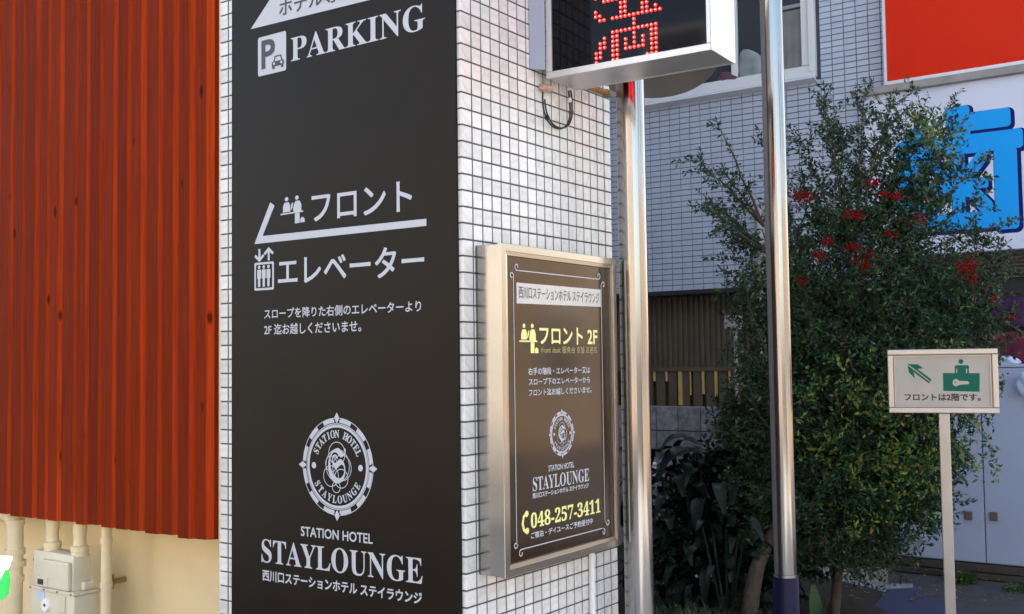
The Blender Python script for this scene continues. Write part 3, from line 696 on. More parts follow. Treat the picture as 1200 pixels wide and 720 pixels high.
g = MB(); g.box(cx1[0] - .022, cx1[0] + .016, ym - .0245, ym - .0215, cx1[2] - .010, cx1[2] + .012); g.build('counter_window', 'dark', mt_)
g = MB(); c2 = my(47, 694, ym - .02); g.box(c2[0] - .03, c2[0] + .02, ym - .0145, ym - .0115, c2[2] - .03, c2[2] + .008); g.build('blue_label', 'sticker_blue', mt_)
g = MB(); c3 = my(54, 709, ym - .013); g.lathe((c3[0], 0, c3[2]), [(.0001, ym - .020), (.026, ym - .020), (.028, ym - .0115)], 20, axis='y'); g.build('dial_cap', 'alu_white', mt_)
g = MB(); g.lathe((c3[0], 0, c3[2]), [(.0001, ym - .0225), (.006, ym - .0225), (.006, ym - .0195)], 8, axis='y'); g.build('dial_screw', 'dark', mt_)
g = MB(); c4 = my(74, 709, ym - .013); g.box(c4[0] - .02, c4[0] + .018, ym - .0185, ym - .0115, c4[2] - .035, c4[2] + .035, bev=.003); g.build('embossed_plate', 'meter', mt_)
g = MB(); c5 = my(35, 660, ym + .05); g.lathe((0, ym + .03, zt_ - .05), [(.0001, xl - .028), (.011, xl - .028), (.013, xl - .004), (.012, xl + .002)], 14, axis='x'); g.build('plug', 'dark', mt_)
for u, x in ((0, my(61, 640, ym + .04)[0]), (1, my(93, 640, ym + .04)[0])):
    g = MB(); g.lathe((x, ym + .042, 0), [(.0001, zt_ - .01), (.034, zt_ - .01), (.034, zt_ + .008), (.036, zt_ + .010), (.036, zt_ + .030), (.030, zt_ + .034), (.026, zt_ + .036), (.024, zt_ + .07), (.029, zt_ + .10), (.024, zt_ + .13), (.024, 1.1)], 24); g.build('pipe_union', 'pipe', mt_, smooth=True)
for k in range(4):
    bxp = xl2 + .012 + (xr2 - xl2 - .024) * k / 3
    g = MB(); g.lathe((bxp, 0, zm - .003), [(.0001, ym - .0225), (.0045, ym - .0225), (.0045, ym - .0175)], 6, axis='y'); g.build('bolt', 'brass', mt_)
# right pipe with elbow
def pipe_thing(label, pts, r, rings, grp='cream painted pipes by the gas meter'):
    t = thing('gas_pipe', label, 'pipe', tuple(pts[0]), grp)
    g = MB(); g.tube(smooth_path([Vector(p) for p in pts], 6), r, 20); g.build('tube', 'pipe', t, smooth=True)
    for z, x, y, rr in rings:
        g = MB(); g.lathe((x, y, z), [(r + .0005, -.012), (rr, -.012), (rr, .012), (r + .0005, .012)], 20); g.build('coupling', 'pipe', t, smooth=True)
xp = my(124.5, 660, .10)[0]
pipe_thing('slim cream pipe right of the gas meter, bending under the red cladding', [(xp, .10, GZ), (xp, .10, .5), (xp, .10, .845), (xp - .02, .10, .885), (xp - .07, .10, .895), (xp - .16, .10, .895)], .021, [(.80, xp, .10, .025), (.62, xp, .10, .0245)])
xp = my(17.5, 660, .03)[0]
pipe_thing('thick cream pipe left of the gas meter, turning left at its top', [(xp, .03, GZ), (xp, .03, .5), (xp, .03, .80), (xp - .02, .03, .85), (xp - .09, .03, .868), (xp - .6, .03, .868)], .033, [(.84, xp, .03, .038), (.715, xp, .03, .042), (.665, xp, .03, .046), (.60, xp, .03, .0385)])
bx = my(135, 681, .25)
g = MB(); g.tube([(bx[0], .298, bx[2]), (bx[0], .235, bx[2])], .012, 10); g.box(bx[0] - .03, bx[0] + .03, .235, .245, bx[2] - .006, bx[2] + .006); g.box(bx[0] - .008, bx[0] + .008, .225, .24, bx[2] - .03, bx[2] + .03)
tag(g.build('wall_tap', 'brass'), 'small brass valve on the cream wall beside the slim pipe', 'valve')
# small lit sign at the left edge
lt = thing('lit_sign', 'small glowing white and green lit sign at the left, low before the thick pipe', 'lit sign', tuple(at(0, 690, 4.0)))
FLs = at(2, 670, 4.0); fx = Face(FLs, (RM[0][0], RM[1][0], 0), (-RM[0][2], -RM[1][2], 0))
def thick(face, poly, d, name, mt, parent):
    st = [face.st(u, v) for u, v in poly]; n = len(st); vs = [face.w(a, b, 0) for a, b in st] + [face.w(a, b, -d) for a, b in st]
    return link(name, mesh(name, vs, [tuple(range(n)), tuple(range(2 * n - 1, n - 1, -1))] + [(i, (i + 1) % n, (i + 1) % n + n, i + n) for i in range(n)], mt), parent)
thick(fx, [(-40, 653), (10.5, 654), (6, 667), (-3, 684), (-40, 694)], .03, 'lit_face', 'lit_white', lt)
thick(fx, [(-3, 684.7), (5.6, 668.5), (8, 682), (6, 698), (0, 704), (-40, 703), (-40, 695)], .03, 'lit_lower_face', 'lit_green', lt)

# ================================================================== REAR BUILDING
YB = 6.172
rb = thing('rear_building', 'pale tiled building across the yard with window and shop boards', 'building', (-1, YB, GZ))
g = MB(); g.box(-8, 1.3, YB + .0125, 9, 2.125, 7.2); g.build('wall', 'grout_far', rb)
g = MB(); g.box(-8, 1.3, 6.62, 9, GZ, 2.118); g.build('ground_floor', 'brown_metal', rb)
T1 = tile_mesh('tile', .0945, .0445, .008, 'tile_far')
fl = []
for k in range(0, 64):
    zc = 2.12 + .05 * k + .025
    for j in range(-34, 4):
        xc = -.455 + .1 * j + .05 - .05
        if xc > -.30 and zc < 5.2: continue
        if -2.92 < xc < -1.03 and 3.80 < zc < 4.95: continue
        fl.append((xc, zc))
def sc2(t):
    u, v, d = proj((t[0], YB, t[1])); return (0 if (757 < u < 1045 and -12 < v < 345) else 1, d)
fl.sort(key=sc2); rest = MB()
for i, (xc, zc) in enumerate(fl):
    mm = Matrix.Translation((xc, YB + .0085, zc)) @ FR.to_4x4()
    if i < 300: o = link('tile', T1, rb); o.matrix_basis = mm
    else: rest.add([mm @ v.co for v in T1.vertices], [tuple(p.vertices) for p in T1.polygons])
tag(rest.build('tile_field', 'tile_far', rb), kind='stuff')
g = MB(); g.box(-8, -.3, YB - .02, YB + .30, 2.085, 2.1195); g.build('drip_flashing', 'dark', rb)
# window
wx0, wx1, wz0, wz1 = -2.90, -1.05, 3.84, 4.95
win = link('window', None, rb)
bpy.data.objects.remove(win)
gb = MB(); gb.box(wx0, wx1, YB - .012, YB + .02, wz0 + .035, wz1); 
def bars(name, lst, mt, par):
    for b_ in lst: g = MB(); g.box(*b_, bev=.004); g.build(name, mt, par)
g = MB(); g.box(wx0 - .02, wx1 + .02, YB - .055, YB - .0, wz0 - .0, wz0 + .040, bev=.005); wn = g.build('window', 'frame_white', rb)
def sub(name, g, mt): return g.build(name, mt, wn)
for b_ in ((wx1 - .035, wx1 + .02, YB - .055, YB + .0, wz0 + .041, wz1), (wx0 - .02, wx0 + .035, YB - .055, YB, wz0 + .041, wz1), (wx1 - .10, wx1 - .036, YB - .035, YB + .0, wz0 + .105, wz1), (wx0 + .036, wx1 - .036, YB - .04, YB, wz0 + .041, wz0 + .10), (-1.78, -1.72, YB - .035, YB, wz0 + .105, wz1)):
    g = MB(); g.box(*b_, bev=.004); sub('frame', g, 'frame_white')
g = MB(); g.prism([(0, 0)] * 3, 0, 0) if False else None
g = MB(); g.add([(wx0 - .02, YB - .055, wz0 - .001), (wx1 + .02, YB - .055, wz0 - .001), (wx1 + .02, YB - .085, wz0 - .022), (wx0 - .02, YB - .085, wz0 - .022), (wx0 - .02, YB - .001, wz0 - .045), (wx1 + .02, YB - .001, wz0 - .045)],
      [(0, 3, 2, 1), (3, 4, 5, 2), (0, 4, 3), (1, 2, 5), (0, 1, 5, 4)]); sub('sill', g, 'frame_white')
gm, gt, gbs = nodes('window_glass'); gbs.inputs['Transmission Weight'].default_value = 1; gbs.inputs['Roughness'].default_value = .03; gbs.inputs['IOR'].default_value = 1.1; gbs.inputs['Base Color'].default_value = (.5, .53, .56, 1); M['clear'] = gm
g = MB(); g.add([(wx0, YB - .012, wz0 + .09), (wx1 - .04, YB - .012, wz0 + .09), (wx1 - .04, YB - .012, wz1), (wx0, YB - .012, wz1)], [(0, 1, 2, 3)]); sub('pane', g, 'clear')
g = MB(); g.box(wx0, wx1 - .02, YB + .001, YB + .0055, wz0 + .05, wz1); sub('backing', g, 'glass')
g = MB(); n = 24
for k in range(n):                      # curtain folds
    x = -1.46 + .32 * k / n; x2 = -1.46 + .32 * (k + 1) / n; y = YB - .004 + .003 * math.sin(k * 1.3); y2 = YB - .004 + .003 * math.sin((k + 1) * 1.3)
    g.add([(x, y, wz0 + .105), (x2, y2, wz0 + .105), (x2, y2, wz0 + .60), (x, y, wz0 + .60)], [(0, 1, 2, 3)])
sub('curtain', g, 'curtain')
g = MB(); g.box(-1.46, -1.14, YB - .0095, YB - .002, wz0 + .62, wz0 + .65); sub('curtain_rail', g, 'frame_white')
def lump(name, label, cat, c, r, mt, seed, parent=None):
    bm = bmesh.new(); bmesh.ops.create_icosphere(bm, subdivisions=3, radius=1); rd = random.Random(seed); a = [rd.uniform(2, 5) for _ in range(4)]
    for v in bm.verts:
        s_ = 1 + .16 * math.sin(v.co.x * a[0] + v.co.z * a[1]) + .12 * math.sin(v.co.y * a[2] + v.co.z * a[3]); v.co = Vector((v.co.x * r[0], v.co.y * r[1], v.co.z * r[2])) * s_ + Vector(c)
    me = bpy.data.meshes.new(name); bm.to_mesh(me); bm.free(); me.materials.append(M[mt]); me.polygons.foreach_set('use_smooth', [True] * len(me.polygons))
    o = link(name, me, parent)
    return tag(o, label, cat) if label else o
q = onp(878, 72, (0, YB - .05, 0), (0, 1, 0)); 
lump('plastic_bag', None, None, (q[0], YB - .022, q[2] - .04), (.115, .02, .15), 'bag', 3, wn)
q = onp(852, 87, (0, YB - .05, 0), (0, 1, 0)); lump('pink_cloth', None, None, (q[0], YB - .022, q[2] - .03), (.11, .02, .06), 'pink', 5, wn)

# downpipe, ribbed cladding, painted light slits
q = onp(891, 300, (0, YB - .05, 0), (0, 1, 0)); xq = q[0]
g = MB(); g.tube([(xq, YB - .05, .9), (xq, YB - .05, 2.78)], .033, 14); g.tube([(xq, YB - .05, 2.74), (xq, YB - .05, 2.80)], .04, 14)
tag(g.build('downpipe', 'pvc', smooth=True), 'off white downpipe on the rear tiled wall left of the sleeved pole', 'pipe')
rc = thing('ribbed_cladding', 'dark brown ribbed metal cladding below the rear tiled wall', 'cladding', (-2.2, 6.45, 1.16))
g = MB(); g.box(-6.5, -.35, 6.46, 6.5, 1.44, 2.084); g.build('sheet', 'brown_metal', rc)
for k in range(58):
    x = -3.45 + .054 * k; g = MB(); g.box(x, x + .026, 6.44, 6.4595, 1.44, 2.083); g.build('rib', 'brown_metal', rc)
fe = thing('batten_fence', 'fence of dark boards with pale golden battens showing above the block wall', 'fence', (-2.2, 6.4, 1.0))
g = MB(); g.box(-6.5, -.35, 6.50, 6.53, GZ, 1.44); g.build('board', 'ochre', fe)
g = MB(); g.box(-6.5, -.35, 6.42, 6.459, 1.40, 1.438); g.build('rail', 'brown_metal', fe)
for k in range(24):
    x = -3.35 + .125 * k; g = MB(); g.box(x, x + .085, 6.44, 6.46, GZ, 1.398); g.build('board', 'brown_metal', fe)
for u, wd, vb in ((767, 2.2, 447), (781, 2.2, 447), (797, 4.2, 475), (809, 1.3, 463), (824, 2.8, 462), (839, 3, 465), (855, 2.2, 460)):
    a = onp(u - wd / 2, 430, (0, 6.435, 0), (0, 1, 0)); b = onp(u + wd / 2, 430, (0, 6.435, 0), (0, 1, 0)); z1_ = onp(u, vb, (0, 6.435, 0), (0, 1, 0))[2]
    g = MB(); g.box(a[0], b[0], 6.425, 6.4385, max(z1_, 1.0), 1.398); g.build('batten', 'slit', fe)  # pale strip painted as light coming through a gap
# block wall
bw_ = thing('block_wall', 'low grey concrete block wall left of the bush', 'wall', (-2.3, 5.45, GZ))
zt0 = onp(765, 476.5, (0, 5.4, 0), (0, 1, 0))[2]; xr_ = onp(847, 470, (0, 5.4, 0), (0, 1, 0))[0]
g = MB(); g.box(-3.1, xr_ - .004, 5.412, 5.50, GZ, zt0 - .012); g.build('mortar', 'grout_far', bw_)
for r_ in range(6):
    for k in range(9):
        x1_ = xr_ - .2 * k; z1_ = zt0 - .2 * r_
        g = MB(); g.box(x1_ - .193, x1_, 5.40 + random.uniform(-.003, .003), 5.51, z1_ - .193, z1_, bev=.006); g.build('block', 'block', bw_)
# meter box on a pole
q = onp(861.5, 378, (0, 5.3, 0), (0, 1, 0)); mb = thing('junction_box', 'small grey box on a thin pole in front of the ribbed cladding', 'junction box', (q[0], 5.3, GZ))
g = MB(); g.box(q[0] - .066, q[0] + .055, 5.24, 5.32, q[2] - .055, q[2] + .052, bev=.008); g.build('box', 'pvc', mb)
g = MB(); g.tube([(q[0], 5.30, GZ), (q[0], 5.30, q[2] - .055)], .017, 10); g.build('pole', 'pvc', mb, smooth=True)
g = MB(); g.tube(smooth_path([Vector((q[0] + .03, 5.28, q[2] - .055)), Vector((q[0] + .05, 5.28, q[2] - .13)), Vector((q[0] + .02, 5.29, q[2] - .22))]), .006, 8); g.build('cable', 'dark', mb)
# corrugated white duct and bottle by the near pole
q = at(764, 555, 7.2); t = thing('ribbed_duct', 'short white ribbed duct end beside the near steel pole', 'duct', (q.x, q.y, q.z - .08))
pf = []
for k in range(6): z = q.z - .075 + .025 * k; pf += [(.038, z), (.045, z + .006), (.045, z + .016), (.038, z + .0225)]
g = MB(); g.lathe((q.x - .01, q.y, 0), [(.0001, pf[0][1])] + pf + [(.0001, pf[-1][1])], 20); g.build('duct_body', 'alu_white', t, smooth=True)

# ------------------------------------------------------------------ shop boards on the right
tb = thing('tooth_signboard', 'pale board with large bright blue tooth character behind the bush', 'sign', (.5, YB, 2.3))
yb_ = YB - .11
def rx(u, v, y=yb_): q = onp(u, v, (0, y, 0), (0, 1, 0)); return q[0], q[2]
bxl, bzb = rx(1080, 299); bzt = rx(1100, 101)[1]; bxl = rx(1012, 120)[0]
g = MB(); g.box(bxl, 1.3, yb_, YB + .004, bzb, bzt, bev=.004); g.build('board', 'board_white', tb)
g = MB(); g.box(bxl - .02, 1.32, yb_ - .05, YB + .003, bzt + .001, bzt + .06, bev=.004); g.build('top_ledge', 'concrete', tb)
FT = Face((0, yb_, 0), (1, 0, 0), (0, -1, 0))
def bar(u0, u1, uv, v0, v1, rad=.028): return [FT.st(u0, v0)[0], FT.st(uv, v1)[1], FT.st(u1, v0)[0], FT.st(uv, v0)[1], rad]
SK = [bar(1108, 1136, 1133, 123.5, 170), bar(1112, 1184, 1183, 126, 148), bar(1062, 1083, 1080, 150, 185), bar(1050, 1198.5, 1197, 150, 173),
      bar(1164, 1191.5, 1190, 172, 268, .03), bar(1051, 1077, 1076, 186, 272, .03), bar(1054, 1186, 1160, 247, 267, .02), bar(1114, 1130, 1128, 178, 252, .01), bar(1084, 1158, 1156, 208, 220, .01)]
DG = [((1090, 190), (1106, 206), 8), ((1150, 184), (1136, 203), 8), ((1108, 222), (1088, 245), 8), ((1134, 220), (1156, 242), 9)]
def strokes(ext, dx, dz):
    o = [rrect(a - ext + dx, b - ext + dz, c_ + ext + dx, d_ + ext + dz, rr + ext) for a, b, c_, d_, rr in SK]
    for p, q_, wpx in DG:
        a, b = FT.st(*p), FT.st(*q_); o.append(capsule(a[0] + dx, a[1] + dz, b[0] + dx, b[1] + dz, wpx * .0058 + ext, 4))
    return o
shapes(FT, 'character_outline', strokes(.016, .012, -.014), 'navy', tb, px=False)
shapes(FT, 'character', strokes(0, 0, 0), 'blue', tb, .0012, px=False)
ob = thing('orange_signboard', 'plain orange red signboard at the top right above the tooth board', 'sign', (.5, YB, 3.7))
oxl, ozb = rx(1040, 96, YB - .14)
g = MB(); g.box(oxl, 1.3, YB - .14, YB + .003, ozb, 5.4, bev=.003); g.build('board', 'orange', ob)
for b_ in ((oxl - .022, oxl - .0015, YB - .155, YB + .002, ozb - .028, 5.4), (oxl - .001, 1.3, YB - .155, YB + .002, ozb - .028, ozb - .0015)):
    g = MB(); g.box(*b_, bev=.003); g.build('frame_bar', 'frame_white', ob)
# shutter band, shelves with dark cloths, storage doors
sh = thing('louvre_band', 'dark louvred band under the tooth signboard', 'louvre', (.5, YB, 2.1))
g = MB(); g.box(-.3, 1.3, YB + .02, YB + .06, 1.9, bzb - .003); g.build('backing', 'dark', sh)
for k in range(6):
    z = bzb - .03 - .03 * k; g = MB(); g.add([(-.3, YB - .02, z - .018), (1.3, YB - .02, z - .018), (1.3, YB + .02, z), (-.3, YB + .02, z), (-.3, YB - .02, z - .022), (1.3, YB - .02, z - .022), (1.3, YB + .02, z - .004), (-.3, YB + .02, z - .004)],
      [(0, 1, 2, 3), (7, 6, 5, 4), (0, 4, 5, 1), (3, 2, 6, 7), (0, 3, 7, 4), (1, 5, 6, 2)]); g.build('louvre_slat', 'brown_metal', sh)
g = MB(); g.box(-.35, 1.3, YB + .30, YB + .34, 1.3, 1.899); tag(g.build('shopfront_wall', 'batten_dark'), 'dark brown shop wall between the louvres and the storage doors', 'wall')
def drape(name, label, x0, x1, z0, z1, y, mt):
    nx = 28; vs = []; fs = []
    for j in range(7):
        for i in range(nx): a = i / (nx - 1); b = j / 6; vs.append((x0 + (x1 - x0) * a, y + .03 * math.sin(a * 21 + b) * (.4 + .6 * b), z1 - (z1 - z0) * b + .015 * math.sin(a * 9)))
    for j in range(6):
        for i in range(nx - 1): k = j * nx + i; fs.append((k, k + nx, k + nx + 1, k + 1))
    o = link(name, mesh(name, vs, fs, mt, True)); md = o.modifiers.new('s', 'SOLIDIFY'); md.thickness = .01
    return tag(o, label, 'cloth')
a = rx(1160, 352, 6.05); b = rx(1200, 385, 6.05); drape('hanging_cloth', 'dark violet cloth strip hanging above the storage doors', a[0], 1.25, b[1], a[1], 6.1, 'violet')
a = rx(1160, 392, 6.0); b = rx(1200, 428, 6.0); drape('hanging_cloth', 'maroon cloth lying along the top of the storage doors', a[0], 1.25, b[1] - .02, a[1], 6.02, 'maroon')
sd = thing('storage_cabinet', 'blue grey steel storage cabinet with double doors behind the sign post', 'cabinet', (.2, 5.9, .02))
yd = 5.72
def dx(u, v): q = onp(u, v, (0, yd, 0), (0, 1, 0)); return q[0], q[2]
dzt = dx(1185, 429)[1]; dzb = dx(1185, 664)[1]; gx = dx(1152.5, 560)[0]; dl = dx(1008, 600)[0]
g = MB(); g.box(dl - .02, 1.5, yd + .03, yd + .40, dzb - .0, dzt - .01, bev=.003); g.build('carcass', 'door', sd)
g = MB(); g.box(dl - .03, 1.52, yd - .01, yd + .41, dzt - .008, dzt + .012, bev=.003); g.build('top', 'door', sd)
for x0_, x1_, lx in ((dl, gx - .004, dx(1135.5, 604)), (gx + .004, gx + .62, dx(1165, 605)), (gx + .628, 1.49, None)):
    g = MB(); g.box(x0_, x1_, yd, yd + .028, dzb + .01, dzt - .012, bev=.003); dr_ = g.build('door', 'door', sd)
    if lx:
        g = MB(); g.box(lx[0] - .026, lx[0] + .026, yd - .022, yd - .0005, lx[1] - .030, lx[1] + .030, bev=.006); g.build('latch', 'latch', dr_)
q = dx(1130, 501.5); g = MB(); g.box(q[0] - .055, q[0] + .055, yd - .0025, yd - .0005, q[1] - .02, q[1] + .02); st = g.build('sticker', 'board_white', sd)
fq = Face((0, yd - .0026, 0), (1, 0, 0), (0, -1, 0)); P = []
for k in range(4): P.append([(q[0] - .045, q[1] + .012 - .008 * k), (q[0] + .04 - .01 * (k % 2), q[1] + .012 - .008 * k), (q[0] + .04 - .01 * (k % 2), q[1] + .0155 - .008 * k), (q[0] - .045, q[1] + .0155 - .008 * k)])
shapes(fq, 'sticker_print', P, 'blue', st, px=False)
bzv = dx(1190, 672)[1]
for k, (z0_, z1_, y_) in enumerate(((dzb - .055, dzb - .004, yd - .02), (dzb - .115, dzb - .062, yd - .05), (GZ, dzb - .122, yd - .08))):
    g = MB(); g.box(dl - .5, 1.6, y_, yd + .4, max(z0_, GZ), z1_, bev=.003); g.build('base_rail', 'batten_dark', sd)
for uu, vv, s_, lab in ((1181, 424, .055, 'pale blue crumpled bag on top of the storage cabinet'), (1203, 452, .05, 'pale blue rounded thing at the right edge before the cabinet')):
    q = onp(uu, vv, (0, yd - (.0 if vv < 430 else .09), 0), (0, 1, 0)); lump('blue_bag', lab, 'bag', (q[0], yd + (.05 if vv < 430 else -.09), q[2]), (s_ * 1.3, s_, s_ * .7 if vv < 430 else s_ * 1.6), 'sticker_blue', int(uu))
q = onp(1074, 636, (0, 5.55, 0), (0, 1, 0)); g = MB(); g.box(q[0] - .05, q[0] + .035, 5.53, 5.60, q[2] - .05, q[2] + .045, bev=.006)
tag(g.build('white_box', 'dish_grey'), 'small pale box low beside the bush, before the cabinet foot', 'box')

# ================================================================== SIGN ON A POST
ang = math.radians(12.7); sd_ = Vector((math.cos(ang), math.sin(ang), 0)); sn = Vector((math.sin(ang), -math.cos(ang), 0))
SP = at(1106, 447, 5.0)
ps = thing('post_sign', 'ivory framed direction sign on a thin post, green arrow and desk symbol', 'sign', (SP.x, SP.y, GZ))
FS = Face(SP, sd_, sn)
a0, b1 = FS.st(1039.5, 409.7); a1, b0 = FS.st(1171.5, 485.2); b1 = (b1 + FS.st(1170, 409)[1]) / 2; b0 = (b0 + FS.st(1041, 483.6)[1]) / 2
def fbox(g, x0, x1, z0, z1, d0, d1, bev=0):
    b = MB(); b.box(x0, x1, d0, d1, z0, z1, 0, bev); g.add([FS.w(v[0], v[2], -v[1]) for v in b.v], b.f)
g = MB(); fbox(g, a0 + .004, a1 - .004, b0 + .004, b1 - .004, .004, .022); g.build('sign_face', 'sign_ivory', ps)
FS.p = SP + sn * -.004
f_ = .025
for x0_, x1_, z0_, z1_ in ((a0, a1, b1 - f_, b1), (a0, a1, b0, b0 + f_), (a0, a0 + f_, b0 + f_ + .0005, b1 - f_ - .0005), (a1 - f_, a1, b0 + f_ + .0005, b1 - f_ - .0005)):
    g = MB(); fbox(g, x0_, x1_, z0_, z1_, -.014, .020, .004); g.build('frame_bar', 'sign_frame', ps)
i0, i1, j0, j1 = a0 + f_ + .004, a1 - f_ - .004, b0 + f_ + .004, b1 - f_ - .004
for x0_, x1_, z0_, z1_ in ((i0, i1, j1 - .005, j1), (i0, i1, j0, j0 + .005), (i0, i0 + .005, j0 + .0055, j1 - .0055), (i1 - .005, i1, j0 + .0055, j1 - .0055)):
    g = MB(); fbox(g, x0_, x1_, z0_, z1_, -.006, .0); g.build('bead', 'post', ps)
def z72(pl_): return [(1030 + x / 7.2, 400 + y / 7.2) for x, y in pl_]
shapes(FS, 'arrow', [z72([(238, 193), (330, 196), (376, 230), (325, 234), (446, 325), (436, 340), (290, 228)]), z72([(242, 203), (286, 236), (432, 346), (423, 357), (292, 262), (306, 316), (252, 262)])], 'green', ps)
shapes(FS, 'desk_symbol', [z72([(540, 270), (640, 270), (640, 212), (650, 203), (752, 203), (760, 212), (760, 270), (850, 270), (850, 427), (543, 420)]), z72([(692 + 21 * math.cos(k * .45), 172 + 21 * math.sin(k * .45)) for k in range(14)])], 'green', ps)
shapes(FS, 'key_symbol', [z72([(650 + 29 * math.cos(k * .42), 350 + 31 * math.sin(k * .42)) for k in range(15)]), z72([(670, 334), (752, 338), (764, 352), (754, 364), (700, 366), (670, 372)]), z72([(652, 232), (660, 232), (660, 270), (652, 270)]), z72([(736, 232), (744, 232), (744, 270), (736, 270)])], 'sign_ivory', ps, .0008)
shapes(FS, 'key_hole', [z72([(643 + 7 * math.cos(k * .8), 350 + 7 * math.sin(k * .8)) for k in range(8)])], 'green', ps, .0016)
text(FS, 'フロントは2階です。', (1060, 469.6), (1149.5, 470.6), (1060, 460.8), 'ink_dark', ps, .032)
pb = FS.st(1106, 480)[0]
g = MB(); fbox(g, pb - .024, pb + .024, GZ - SP.z, b0 - .001, .0, .03, .004); g.build('post', 'post', ps)

# ================================================================== GROUND ITEMS
q = gp(1018, 716); g = MB(); g.lathe((q[0], q[1], 0), [(.0001, GZ + .042), (.26, GZ + .042), (.27, GZ + .040), (.27, GZ - .01)], 40)
tag(g.build('manhole_cover', 'iron', smooth=True), 'dark round manhole cover in the paving at the lower right', 'manhole cover')
mp_ = ccw([gp(1040, 701), gp(1072, 699), (gp(1150, 740)), gp(1010, 742)])
n = 4; g = MB(); g.add([(x, y, GZ + .045) for x, y in mp_] + [(x, y, GZ + .058) for x, y in mp_], [(4, 5, 6, 7)] + [(i, (i + 1) % 4, (i + 1) % 4 + 4, i + 4) for i in range(4)])
tag(g.build('rubber_mat', 'mat_blue'), 'dark blue flat mat on the paving at the bottom right', 'mat')

# ================================================================== PLANTS
def leaf_cloud(name, pts, dirs, sizes, mts, weights, parent, wr=.38):
    n = len(pts); pts = np.array(pts); dirs = np.array(dirs); sizes = np.array(sizes)[:, None]
    dirs = dirs + rng.normal(0, .55, (n, 3)); dirs /= np.linalg.norm(dirs, axis=1, keepdims=True)
    rnd = rng.normal(0, 1, (n, 3)); sd = np.cross(dirs, rnd); sd /= np.linalg.norm(sd, axis=1, keepdims=True); nn = np.cross(dirs, sd)
    a = pts; b = pts + dirs * sizes * .45 + sd * sizes * wr * .5 + nn * sizes * .06; c = pts + dirs * sizes - nn * sizes * .08; d = pts + dirs * sizes * .45 - sd * sizes * wr * .5 + nn * sizes * .06
    vs = np.stack([a, b, c, d], 1).reshape(-1, 3); k = np.arange(n) * 4
    tri = np.concatenate([np.stack([k, k + 1, k + 2], 1), np.stack([k, k + 2, k + 3], 1)])
    me = bpy.data.meshes.new(name); me.vertices.add(len(vs)); me.vertices.foreach_set('co', vs.ravel())
    me.loops.add(len(tri) * 3); me.loops.foreach_set('vertex_index', tri.ravel()); me.polygons.add(len(tri)); me.polygons.foreach_set('loop_start', np.arange(len(tri)) * 3)
    mi = rng.choice(len(mts), n, p=weights)
    for m_ in mts: me.materials.append(M[m_])
    me.polygons.foreach_set('material_index', np.concatenate([mi, mi]).astype(np.int32)); me.update(); me.validate()
    return link(name, me, parent)
def wander(a, b, n, amp, sag=0):
    a = Vector(a); b = Vector(b); out = []; L = (b - a).length; o = Vector((0, 0, 0))
    for i in range(n + 1):
        t = i / n; o = o + Vector(rng.normal(0, amp * L / n, 3)); out.append(a.lerp(b, t) + o * math.sin(math.pi * min(t, .9)) + Vector((0, 0, sag * L * math.sin(math.pi * t))))
    return out
bd = 6.15
base = Vector((*gp(876, 712), GZ)); base = at(872, 722, 5.95); base.z = GZ
bush = thing('berry_bush', 'tall dark green bush with red berries in front of the rear building', 'bush', tuple(base))
hub1 = at(898, 640, 6.1); hub2 = at(940, 560, 6.2); hub3 = at(985, 470, 6.2); hub4 = at(1000, 330, 6.2)
g = MB(); g.tube(smooth_path([base, at(884, 680, 6.0), hub1, hub2, hub3, hub4]), [.05 - .0013 * i for i in range(26)], 12); g.build('trunk', 'bark', bush, smooth=True)
stem2 = at(975, 690, 6.3); stem2.z = GZ
g = MB(); g.tube(smooth_path([stem2, at(990, 600, 6.3), at(1020, 480, 6.35), at(1035, 340, 6.3)]), [.032 - .0012 * i for i in range(16)], 10); g.build('trunk', 'bark', bush, smooth=True)
lf1 = at(895, 265, 6.1); lf2 = at(905, 300, 6.15); lf3 = at(930, 345, 6.2)
for p_, q_ in ((hub3, lf1), (hub3, lf2), (hub3, lf3)):
    g = MB(); g.tube(wander(p_, q_, 8, .08), [.0065 - .0004 * i for i in range(9)], 6, cap=False); g.build('branch', 'bark', bush, smooth=True)
LPt, LDr, LSz = [], [], []; LPi, LDi, LSi = [], [], []
twigs = MB()
def leafy(path, gap, size, spread, arr=None, t0=.15):
    A = arr or (LPt, LDr, LSz)
    for i in range(len(path) - 1):
        if i / len(path) < t0: continue
        a, b = path[i], path[i + 1]; L = (b - a).length; d = (b - a).normalized(); n = max(1, int(L / gap))
        for k in range(n):
            p = a.lerp(b, (k + rng.random()) / n); q = Vector(rng.normal(0, 1, 3)); q = (q - d * q.dot(d)).normalized()
            A[0].append(tuple(p + q * spread * rng.random())); A[1].append(tuple(q * .8 + d * .6)); A[2].append(size * rng.uniform(.6, 1.25))
blobs_top = [(985, 190, 6.2, .22, .14, .5), (1045, 160, 6.2, .24, .12, .5), (1090, 135, 6.2, .14, .08, .6), (940, 215, 6.2, .2, .14, .45), (880, 235, 6.1, .22, .13, .28), (885, 320, 6.1, .2, .16, .4), (1150, 300, 6.1, .16, .16, .5), (1150, 400, 6.2, .14, .16, .5), (1010, 130, 6.2, .2, .08, .25), (900, 660, 6.4, .22, .12, .7), (1000, 655, 6.2, .3, .12, .7)]
